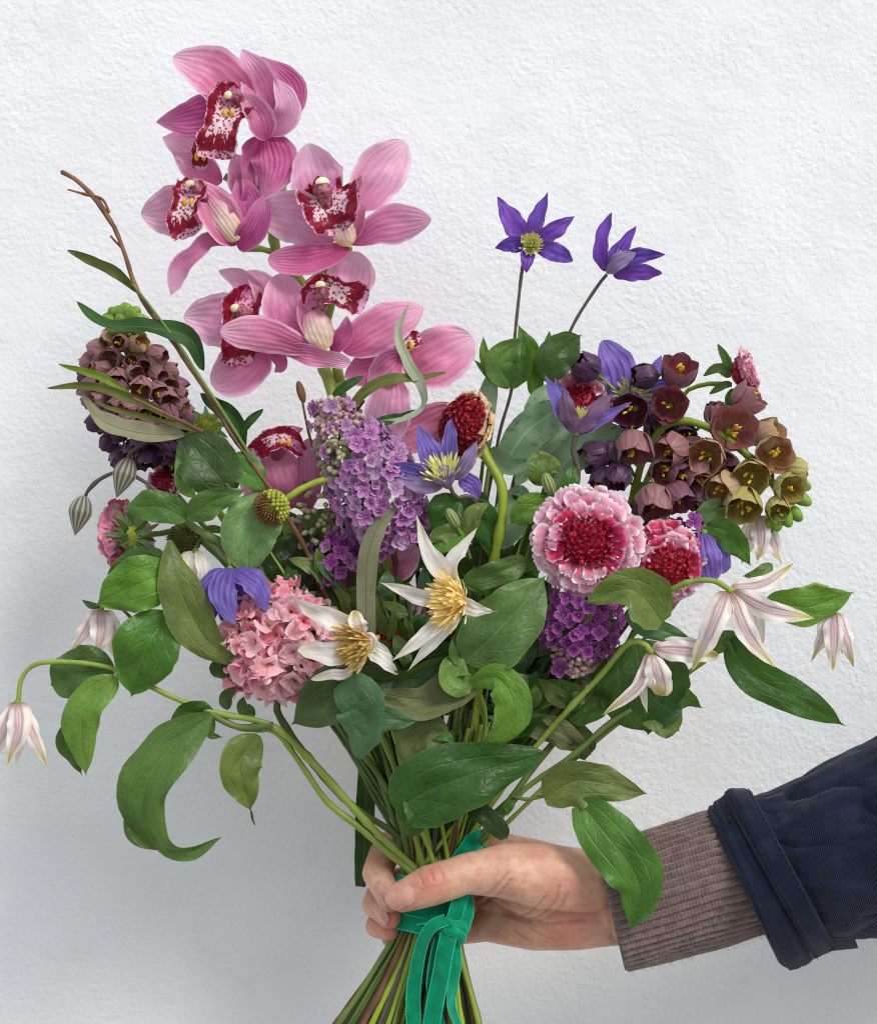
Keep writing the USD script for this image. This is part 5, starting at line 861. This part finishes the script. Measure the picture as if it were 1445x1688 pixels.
# the long vine at lower left
v1 = Thing('clematis', 'long clematis vine at lower left ending in a cream bell at the picture edge', 'clematis', P(440, 1195, -70))
v1.add('stem', tube([(30, 1160, -80), (36, 1118, -82), (62, 1094, -84), (120, 1092, -86), (185, 1102, -86), (245, 1130, -84), (330, 1168, -78), (440, 1194, -70), (500, 1240, -60), (580, 1330, -50), (660, 1410, -40), (704, 1446, -44)], [4, 4, 4.5, 5, 6.5, 6.5, 6], 8, 90), 'stem_light')
stem(v1, [(420, 1204, -66), (462, 1214, -60), (530, 1310, -50), (600, 1372, -44), (690, 1448, -40)], [4, 5.5, 5.5], 'stem_light'); stem(v1, [(330, 1168, -78), (390, 1198, -74), (450, 1196, -70)], [5, 6, 7], 'stem_green')
clem(v1, 'cream bell with pinkish stripes at the picture edge', (29, 1158, -80), [([(24, 1158, -80), (8, 1200, -86), (-14, 1256, -76)], 20, dict(roll=-20, prof=(.42, .95), cup=-.3)), ([(29, 1158, -88), (30, 1205, -106), (12, 1262, -94)], 22, dict(prof=(.42, .95), cup=-.3)), ([(35, 1158, -80), (52, 1206, -88), (78, 1264, -78)], 17, dict(roll=20, prof=(.42, .95), cup=-.3)), ([(30, 1160, -66), (34, 1210, -64), (26, 1264, -60)], 16, dict(mat='clematis_white'))], 'clematis_striped')
clem(v1, 'cream bell half hidden behind a bright leaf', (166, 1004, -50), [([(160, 1006, -50), (140, 1046, -56), (114, 1080, -46)], 19, dict(roll=-25, prof=(.45, .8))), ([(167, 1006, -58), (166, 1048, -70), (156, 1088, -60)], 22, dict(prof=(.42, .95), cup=-.3)), ([(172, 1006, -50), (186, 1046, -58), (188, 1086, -48)], 20, dict(roll=20, prof=(.42, .95), cup=-.3))], 'clematis_striped')
stem(v1, [(166, 1004, -50), (180, 988, -40), (230, 1040, -50), (250, 1128, -80)], 3)
LV = [([(282, 945, -90), (230, 962, -108), (156, 998, -92)], 46, 'leaf_bright', dict(prof=(.5, .8), cup=-.35)), ([(284, 938, -60), (230, 935, -66), (176, 968, -56)], 34, 'leaf_dark', dict(prof=(.5, .6))), ([(280, 1010, -94), (240, 1070, -108), (216, 1150, -92)], 54, 'leaf_mid', dict(prof=(.6, .75), roll=-6)),
      ([(166, 1000, -84), (150, 998, -80), (134, 988, -74)], 6, 'leaf_dark', dict()), ([(190, 1104, -80), (130, 1112, -70), (82, 1130, -64)], 44, 'leaf_dark', dict(prof=(.5, .45), roll=-10)), ([(192, 1116, -92), (136, 1176, -108), (142, 1282, -94)], 31, 'leaf_bright', dict(prof=(.5, .75), roll=[-5, -20, 10], cup=-.3)), ([(150, 1180, -88), (118, 1220, -86), (136, 1280, -84)], 24, 'leaf_dark', dict(roll=-30)),
      ([(348, 1178, -90), (275, 1240, -112), (236, 1320, -118), (268, 1392, -108), (312, 1404, -96), (366, 1380, -84)], 47, 'leaf_mid', dict(prof=[(0, .12), (.06, .45), (.2, .85), (.38, 1.), (.55, .8), (.7, .42), (.85, .3), (1, 0)], roll=[10, -6, -26, -34, -40, -20], n=40, cup=-.2)), ([(216, 1310, -92), (228, 1376, -94), (284, 1404, -88)], 21, 'leaf_dark', dict(roll=20)), ([(352, 1172, -78), (310, 1180, -80), (276, 1216, -74)], 24, 'leaf_dark', dict(roll=15)),
      ([(426, 1212, -70), (394, 1262, -84), (414, 1340, -72)], 36, 'leaf_olive', dict(prof=(.6, .85), roll=10)), ([(352, 1186, -70), (346, 1210, -72), (368, 1216, -70)], 8, 'leaf_mid', dict()), ([(376, 1170, -60), (372, 1150, -62), (392, 1130, -60)], 11, 'leaf_dark', dict()), ([(420, 1180, -60), (400, 1166, -62), (402, 1146, -60)], 12, 'leaf_dark', dict())]
for pts, w, mt, kw in LV: leaf(v1, pts, w, mt, **kw)
stem(v1, [(186, 1102, -86), (192, 1110, -90), (192, 1118, -92)], 3, 'stem_light'); stem(v1, [(414, 1338, -72), (416, 1350, -70), (420, 1360, -66)], [2, 1.2], 'stem_dark')

# grey budded vine, upper left
v2 = Thing('clematis', 'clematis vine with two nodding grey striped buds at left', 'clematis', P(320, 850, -60))
stem(v2, [(209, 760, -50), (218, 744, -52), (250, 726, -56), (300, 724, -60), (330, 750, -66), (374, 800, -70), (385, 812, -70)], 3.4, 'stem_purple'); stem(v2, [(139, 824, -40), (146, 808, -42), (168, 788, -44), (200, 776, -46), (224, 786, -48), (262, 812, -56), (306, 856, -64)], 3.2, 'stem_purple')
v2.add('stem', route([(306, 856, -64), (330, 876, -60), (385, 905, -40), (440, 960, 0), (560, 1180, 10)], 6, 6), 'stem_green')
for x, y, d, dr, L in ((203, 788, -54, (-.3, .95, -.1), 35), (131, 850, -44, (-.2, .98, -.1), 34)):
    b = blob(20, 20, L, sub=4); z = b.V[:, 2] / L; sc = np.where(z > -.2, np.clip(1 - ((z + .2) / 1.2) ** 1.3, .04, 1) / np.sqrt(np.maximum(1 - z ** 2, .02)) * math.sqrt(1 - .04), 1.); b.V[:, :2] *= np.minimum(sc, 1.)[:, None]
    v2.add('flower_bud', Fr(x, y, d, dr)(b), 'bud_grey', label='grey striped drooping bud')
for pts, w, mt, kw in (([(384, 814, -64), (346, 768, -76), (300, 712, -62)], 49, 'leaf_dark', dict(prof=(.6, .6))), ([(432, 808, -56), (404, 776, -60), (358, 757, -54)], 28, 'leaf_mid', dict(prof=(.7, .8), roll=-20)), ([(310, 852, -84), (352, 826, -94), (408, 806, -82)], 24, 'leaf_mid', dict(prof=(.45, .9), fold=.4, roll=-12)), ([(308, 856, -78), (262, 836, -92), (202, 838, -76)], 27, 'leaf_mid', dict(prof=(.6, .7), roll=-10)), ([(320, 820, -80), (302, 796, -86), (291, 750, -76)], 13, 'leaf_bright', dict(prof=(.6, .9), roll=15)),
                       ([(448, 820, -50), (412, 880, -66), (409, 954, -54)], 48, 'leaf_pale', dict(prof=(.5, .75), roll=-4)), ([(280, 890, -84), (292, 960, -102), (336, 1050, -96), (392, 1090, -80)], 39, 'leaf_olive', dict(prof=[(0, .1), (.1, .45), (.3, .85), (.55, 1.), (.8, .7), (1, .25)], roll=[30, 5, -15, -20], cup=-.2)), ([(345, 1100, -60), (368, 1104, -64), (390, 1112, -60)], 16, 'leaf_dark', dict()),
                       ([(470, 990, 20), (488, 930, 10), (500, 870, 20)], 50, 'leaf_shade', dict(prof=(.5, .5))), ([(330, 880, -40), (352, 872, -44), (384, 882, -40)], 7, 'leaf_mid', dict())): leaf(v2, pts, w, mt, **kw)
wb = Thing('clematis', 'folded white clematis flower in shade left of the drooping violet bell', 'clematis', P(325, 905, -30)); wb.add('stem', route([(322, 906, -30), (340, 890, -20), (420, 980, 20), (600, 1270, 30)], 3, 4), 'stem_green')
clem(wb, None, (322, 908, -32), [([(318, 908, -34), (312, 940, -46), (322, 984, -36)], 20, dict(prof=(.4, .5))), ([(326, 908, -38), (336, 944, -50), (338, 984, -40)], 18, dict(prof=(.4, .5), roll=15)), ([(310, 910, -30), (300, 934, -36), (304, 960, -30)], 15, dict(prof=(.4, .5)))], 'clematis_white')

# big leaves at the neck of the bouquet
n1 = Thing('clematis', 'leafy clematis stem with the broad glossy leaves just above the hand', 'foliage', P(720, 1300, -60))
stem(n1, [(700, 1440, -50), (670, 1330, -70), (640, 1240, -80), (600, 1150, -80)], 5, 'stem_light'); stem(n1, [(720, 1440, -50), (690, 1360, -70), (655, 1330, -90)], 4, 'stem_light')
for pts, w, mt, kw in (([(650, 1334, -110), (740, 1290, -136), (896, 1242, -112)], 62, 'leaf_dark', dict(prof=[(0, .3), (.06, .7), (.18, .95), (.35, 1.), (.6, .82), (.85, .42), (.95, .24), (1, .06)], fold=.32, roll=-8)), ([(672, 1310, -104), (690, 1340, -116), (672, 1384, -104)], 26, 'leaf_dark', dict(prof=(.5, .7), roll=30)),
                       ([(650, 1108, -112), (570, 1134, -128), (478, 1196, -110)], 47, 'leaf_dark', dict(prof=(.55, .65), roll=-8)), ([(566, 1122, -142), (598, 1170, -170), (592, 1250, -146)], 46, 'leaf_blue', dict(prof=[(0, .5), (.15, .8), (.4, 1.), (.7, .8), (1, .12)], roll=-26, cup=-.3)), ([(572, 1176, -160), (630, 1184, -172), (690, 1190, -162)], 28, 'leaf_blue', dict(prof=(.4, .8), roll=-24)),
                       ([(566, 1134, -118), (650, 1124, -108), (748, 1086, -104)], 34, 'leaf_dark', dict(prof=(.4, .4), roll=-30, cup=.3)), ([(602, 1150, -134), (690, 1166, -128), (776, 1130, -108)], 38, 'leaf_under', dict(prof=[(0, .3), (.1, .5), (.4, .75), (.8, 1.), (1, .6)], roll=22, cup=.2)), ([(736, 1196, -110), (690, 1216, -116), (662, 1276, -106)], 34, 'leaf_under', dict(prof=(.45, .7), roll=-10)), ([(700, 1208, -112), (734, 1214, -122), (752, 1228, -116)], 11, 'leaf_mid', dict(roll=20)),
                       ([(660, 1108, -90), (690, 1110, -84), (760, 1070, -76)], 40, 'leaf_shade', dict(prof=(.5, .5), roll=-10))): leaf(n1, pts, w, mt, **kw)
n2 = Thing('clematis', 'light green clematis leaves twisting round the stem of the white star', 'foliage', P(790, 1140, -120))
stem(n2, [(779, 1118, -110), (800, 1190, -70), (768, 1320, -30), (730, 1440, -20)], 4, 'stem_light')
for pts, w, mt, kw in (([(778, 1128, -124), (746, 1120, -140), (754, 1078, -126)], 26, 'leaf_bright', dict(prof=(.45, .4), roll=-10)), ([(776, 1128, -126), (820, 1118, -142), (846, 1160, -146), (828, 1205, -136), (788, 1230, -122)], 31, 'leaf_bright', dict(prof=[(0, .3), (.15, .7), (.4, 1.), (.6, .95), (.8, .55), (1, 0)], roll=[-30, -20, 0, 14, 24], n=32)), ([(766, 1092, -128), (830, 1030, -140), (900, 948, -120)], 58, 'leaf_mid', dict(prof=(.5, .7), roll=-6)),
                       ([(770, 1100, -120), (756, 1060, -128), (766, 1030, -120)], 24, 'leaf_mid', dict(roll=-30)), ([(766, 958, -70), (820, 944, -84), (872, 922, -70)], 23, 'leaf_mid', dict(prof=(.4, .35), roll=-16)), ([(905, 828, -60), (872, 838, -72), (840, 864, -58)], 24, 'leaf_bright', dict(prof=(.5, .6))), ([(900, 800, -40), (894, 776, -50), (908, 746, -40)], 27, 'leaf_olive', dict(prof=(.5, .35))), ([(912, 830, -30), (938, 800, -40), (946, 760, -30)], 17, 'leaf_mid', dict())): leaf(n2, pts, w, mt, **kw)
n2.add('flower_bud', Fr(904, 798, -70, (-.35, -.9, -.2))(blob(10, 10, 20, sub=3)), 'bud_striped'); stem(n2, [(906, 812, -66), (900, 840, -50), (880, 920, -20)], 2.6, 'stem_light')
n3 = Thing('clematis', 'clematis side shoot at lower right with two leaves hanging over the wrist', 'foliage', P(860, 1305, -30))
stem(n3, [(1040, 1170, -50), (1000, 1196, -52), (940, 1248, -50), (860, 1306, -44), (800, 1380, -30), (744, 1450, -20)], 4.6, 'stem_green'); stem(n3, [(842, 1312, -46), (868, 1318, -52), (898, 1312, -60)], 3, 'stem_green')
for pts, w, mt, kw in (([(896, 1316, -62), (960, 1288, -82), (1066, 1309, -66)], 42, 'leaf_olive', dict(prof=[(0, .3), (.1, .75), (.3, 1.), (.6, .75), (.85, .35), (.95, .1), (1, 0)], roll=-14)), ([(954, 1324, -84), (1010, 1390, -112), (1054, 1460, -122), (1040, 1532, -112)], 47, 'leaf_mid', dict(prof=[(0, .35), (.1, .7), (.3, 1.), (.6, .95), (.85, .5), (1, 0)], roll=[-8, -4, 6, 16], cup=-.25)), ([(1030, 1440, -112), (1032, 1480, -106), (1038, 1526, -108)], 15, 'leaf_olive', dict(roll=-50)),
                       ([(768, 1330, -60), (800, 1346, -70), (838, 1384, -60)], 17, 'leaf_shade', dict(prof=(.4, .35))), ([(846, 1320, -44), (838, 1334, -46), (836, 1346, -44)], 7, 'leaf_mid', dict()), ([(852, 1190, -20), (916, 1204, -32), (976, 1246, -20)], 24, 'leaf_under', dict(prof=(.5, .6), roll=-20)), ([(930, 1200, -10), (956, 1216, -20), (964, 1256, -12)], 22, 'leaf_dark', dict(prof=(.5, .6), roll=20))): leaf(n3, pts, w, mt, **kw)

# twig, willow like leaves and long blades
tw = Thing('willow_twig', 'brown budded twig arching up at left with narrow curling leaves', 'twig', P(440, 800, -60))
tw.add('stem', route([(102, 283, -20), (128, 298, -20), (160, 330, -22), (186, 370, -24), (206, 420, -28), (222, 468, -30), (246, 512, -34), (290, 570, -40), (330, 630, -46), (366, 690, -50), (402, 744, -52), (440, 800, -50), (520, 940, 0), (620, 1200, 10)], 3.7, 7), 'twig_bark')
stem(tw, [(214, 462, -36), (244, 500, -42), (280, 548, -48), (318, 604, -54), (350, 652, -56), (388, 712, -56), (430, 780, -52)], [2., 2.6, 2.8], 'stem_green'); stem(tw, [(340, 640, -44), (372, 700, -56), (420, 772, -58), (452, 812, -50)], [1.4, 2.2], 'twig_bark')
tw.add('tip', tube([(190, 376, -24), (150, 322, -24), (126, 298, -20), (100, 282, -20)], [4., 3.2, 2.6, 1.8], 6, 20), 'twig_bark'); stem(tw, [(112, 312, -22), (140, 320, -24), (168, 328, -24), (180, 350, -24)], [1.6, 2.4, 2.6], 'twig_bark'); stem(tw, [(182, 388, -24), (190, 398, -25), (204, 412, -27)], [1.6, 2.2], 'twig_bark'); stem(tw, [(232, 494, -34), (240, 500, -36), (250, 516, -36)], [2, 3], 'twig_bark')
blades = [([(232, 484, -30), (196, 452, -40), (160, 432, -42), (110, 412, -30)], 10, 'blade_olive', [40, 20, 30, 0]), ([(336, 612, -30), (310, 556, -44), (240, 540, -50), (170, 535, -46), (126, 496, -36)], 18, 'blade_green', [20, -10, -55, -50, -30]), ([(222, 656, -70), (170, 622, -74), (96, 600, -66)], 7, 'blade_lime', [10, 10, 20]),
          ([(310, 700, -76), (232, 662, -84), (150, 636, -84), (76, 640, -72)], 8, 'blade_olive', [30, 20, 10, 0]), ([(330, 712, -74), (250, 690, -80), (180, 672, -80), (150, 655, -74)], 5, 'blade_olive', [0, 0, 0]), ([(306, 716, -70), (236, 714, -84), (170, 694, -84), (134, 650, -70)], 17, 'blade_taupe', [-10, -24, -30, -50]), ([(402, 744, -40), (384, 690, -44), (330, 648, -36)], 17, 'blade_green', [20, 10, 30]), ([(396, 716, -36), (412, 694, -40), (434, 674, -36)], 7, 'blade_green', [10, 0])]
for pts, w, mt, rl in blades: tw.add('leaf', sheet(pts, w, (.6, .7), roll=rl, fold=.35, n=26, m=7, ruf=(.16, 3.)), mt)
stem(tw, [(334, 712, -86), (290, 690, -92), (220, 656, -96)], [4., 3.4, 1.6], 'twig_bark')
wl = Thing('willow_twig', 'curled silvery green narrow leaves looping in front of the lower orchid petals', 'twig', P(650, 680, -40))
wl.add('stem', route([(600, 660, -30), (560, 720, -10), (540, 800, 10), (580, 960, 30), (660, 1200, 20)], 2.5, 4), 'stem_brown')
for pts, w, mt, rl in (([(616, 700, -40), (672, 690, -56), (700, 668, -60), (694, 632, -56), (672, 598, -52), (656, 548, -48), (674, 500, -36)], 10, 'blade_silver', [0, 50, 70, 10, -20, 30, 60]), ([(566, 690, -40), (600, 648, -52), (640, 626, -56), (690, 624, -50), (736, 614, -44)], 10, 'blade_olive', [40, 20, 10, 50, 30]), ([(548, 654, -36), (572, 636, -42), (599, 620, -36)], 8, 'blade_green', [10, 20]), ([(620, 694, -42), (660, 690, -50), (690, 676, -54)], 9, 'blade_green', [20, 30])):
    wl.add('leaf', sheet(pts, w, (.45, .6), roll=rl, fold=.3, n=34, m=7, ruf=(.1, 3.)), mt)
wl.add('brown_bud', Fr(496, 646, -20, (-.25, -.95, -.1))(blob(7, 6, 19)), 'stem_brown'); stem(wl, [(498, 660, -20), (506, 700, -10), (530, 800, 10)], 2, 'stem_brown')
tp = Thing('long_leaf', 'long taupe backed leaf standing upright in front of the lilac', 'leaf', P(604, 1030, -90)); tp.add('blade', sheet([(604, 1046, -84), (603, 980, -92), (606, 920, -98), (622, 870, -100), (656, 832, -94)], 17, [(0, .85), (.15, .9), (.5, 1.), (.75, .85), (.9, .5), (1, 0)], roll=[0, -4, 6, 10], fold=-.2, n=30, m=9), 'blade_taupe'); tp.add('midrib', tube([(604, 1046, -82), (640, 1180, -40), (690, 1320, -20), (712, 1440, -10)], 4, 6, 20), 'stem_light')
ld = Thing('long_leaf', 'green strap leaf hanging straight down left of the hand', 'leaf', P(600, 1290, 40)); ld.add('blade', sheet([(604, 1240, 44), (602, 1320, 40), (600, 1400, 36), (594, 1462, 36)], 16, [(0, .7), (.4, 1.), (.75, .95), (.93, .7), (1, .5)], roll=[0, 8, 0], n=24, m=7, fold=.2), 'blade_green'); ld.add('sheath', tube([(604, 1244, 44), (640, 1330, 40), (690, 1430, 34)], 4, 6, 16), 'stem_green')
for k, (lab, pts, w, rl) in enumerate((('broad glaucous leaf leaning right from behind the peach scabious ruff', [(828, 772, 10), (868, 712, -8), (936, 664, -4)], 34, -10), ('glaucous leaf lying below the broad one and left of the violet tulip shaped clematis', [(850, 800, 20), (890, 744, 10), (946, 700, 14)], 18, 14), ('pale glaucous leaf pointing right below the violet tulip shaped clematis', [(898, 800, 40), (960, 736, 26), (1034, 712, 30)], 32, -8), ('upright glaucous leaf against the wall above the peach scabious ruff', [(796, 760, 40), (798, 690, 34), (814, 606, 40)], 19, 8), ('small glaucous leaf folded over beside the bent lime stem', [(810, 738, -10), (840, 766, -24), (872, 762, -16)], 17, -30), ('glaucous leaf in shade left of the largest scabious', [(800, 900, -10), (838, 860, -20), (862, 800, -10)], 32, 8), ('short glaucous leaf above the olive round leaf', [(870, 700, 30), (890, 660, 22), (912, 636, 28)], 18, 0))):
    q = Thing('glaucous_leaf', lab, 'leaf', P(*pts[0])); q.add('blade', sheet(pts, w, (.55, .6), roll=rl, cup=.3, n=24, m=11, ruf=(.08, 1.5)), 'blade_glaucous'); q.add('sheath', tube([pts[0], (pts[0][0] * .7 + 220, pts[0][1] + 170, pts[0][2] + 20), (740, 1260, 20), (716, 1440, 10)], [3, 5, 5], 6, 24), 'stem_green')

# ---------------------------------------------------------------- filling greenery and the cut stems
rs = np.random.RandomState(77)
for k, (x0, y0) in enumerate([(430, 900), (480, 960), (520, 860), (560, 1000), (620, 900), (650, 1000), (700, 900), (720, 1040), (780, 900), (820, 1000), (860, 880), (900, 980), (930, 1080), (980, 1000), (1040, 960), (860, 1090), (800, 1100), (1000, 1090), (1060, 900), (690, 1150), (900, 1130), (470, 860), (500, 920), (545, 960), (590, 1010), (610, 960), (750, 820), (870, 820), (660, 1180)]):
    x0 += rs.uniform(-20, 20); d0 = rs.uniform(60, 130); lab = None
    T = Thing('foliage_sprig', 'dark leafy stem deep in the shade between the flowers', 'foliage', P(x0, y0, d0), group='shaded greenery inside the bouquet')
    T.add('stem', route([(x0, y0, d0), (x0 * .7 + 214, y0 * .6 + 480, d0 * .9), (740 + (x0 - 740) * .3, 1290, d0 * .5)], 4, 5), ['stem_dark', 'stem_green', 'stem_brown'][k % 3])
    for j in range(6):
        f = rs.uniform(0, .5); bx, by = x0 + (720 - x0) * f * .6, y0 + (1330 - y0) * f; a = rs.uniform(0, 6.28); L = rs.uniform(60, 120)
        ex, ey = bx + L * math.cos(a), by + L * .8 * math.sin(a) - 10
        if ey > 1170 or ex < 380 or ex > 1120 or (ex > 960 and ey > 1040): continue
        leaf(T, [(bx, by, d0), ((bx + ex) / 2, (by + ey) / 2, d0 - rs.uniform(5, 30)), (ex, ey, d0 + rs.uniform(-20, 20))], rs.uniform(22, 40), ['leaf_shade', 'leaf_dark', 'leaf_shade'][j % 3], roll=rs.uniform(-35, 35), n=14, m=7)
for k in range(5):      # small pale pods on thin stalks, right of the neck
    x, y = [(880, 1140), (905, 1180), (936, 1150), (860, 1170), (915, 1216)][k]; T = Thing('pod_stem', ['pale green pod pointing right below the violet lilac', 'pale green pod hanging between the stems right of the neck', 'small green bud on a thin stalk below the violet lilac tip', 'pale green pod closest to the light twisted leaf', 'lowest pale green pod right of the neck'][k], 'pod', P(x, y, 0))
    T.add('pod', Fr(x, y, -14, (rs.uniform(.2, .8), rs.uniform(-.6, .7), -.3))(blob(8, 7, rs.uniform(18, 26))), 'leaf_under'); T.add('stem', route([(x, y, -8), (x * .6 + 300, y + 90, 10)], 2.4, 4), 'stem_green')
for k in range(46):
    bx = -50 + 100 * (k + .5) / 46; T = Thing('bare_stalk', 'bare cut stem running through the hand and fanning out below it', 'stem', P(710 + bx, 1490, 0), group='bare stems in the hand')
    T.add('stem', route([(722 + bx * 2.6 + rs.uniform(-14, 14), 1180 + rs.uniform(-20, 40), rs.uniform(-10, 60)), (716 + bx * 1.5, 1330, rs.uniform(-20, 30))], rs.uniform(2.6, 5.), rs.uniform(3., 6.6), bx=bx * .92), ['stem_green', 'stem_brown', 'stem_light', 'stem_dark', 'stem_green', 'stem_lime', 'stem_green'][k % 7])

for k in range(36):     # narrow leaved shoots between the flowers
    x0, y0 = [(rs.uniform(430, 600), rs.uniform(830, 1000)), (rs.uniform(860, 1000), rs.uniform(1060, 1200)), (rs.uniform(600, 720), rs.uniform(940, 1080)), (rs.uniform(780, 880), rs.uniform(820, 960))][k % 4]
    d0 = rs.uniform(-40, 40); T = Thing('narrow_leaf_sprig', 'thin shoot with narrow dark leaves between the flowers', 'foliage', P(x0, y0, d0), group='thin shoots inside the bouquet')
    T.add('stem', route([(x0, y0, d0), (x0 * .75 + 180, y0 * .65 + 430, d0 + 10), (728 + (x0 - 728) * .3, 1290, 20)], 2., 3), ['stem_green', 'stem_light', 'stem_dark'][k % 3])
    for j in range(5):
        f = rs.uniform(0, .45); bx, by = x0 + (728 - x0) * f * .55, y0 + (1330 - y0) * f * .9; a = -1.57 + rs.uniform(-1.4, 1.4); L = rs.uniform(40, 80); ex, ey = bx + L * math.cos(a), by + L * math.sin(a)
        leaf(T, [(bx, by, d0), ((bx + ex) / 2 + rs.uniform(-6, 6), (by + ey) / 2, d0 - 14), (ex, ey, d0 - rs.uniform(-10, 20))], rs.uniform(7, 16), ['leaf_dark', 'leaf_blue', 'leaf_mid', 'leaf_olive'][rs.randint(4)], roll=rs.uniform(-40, 40), n=14, m=7)
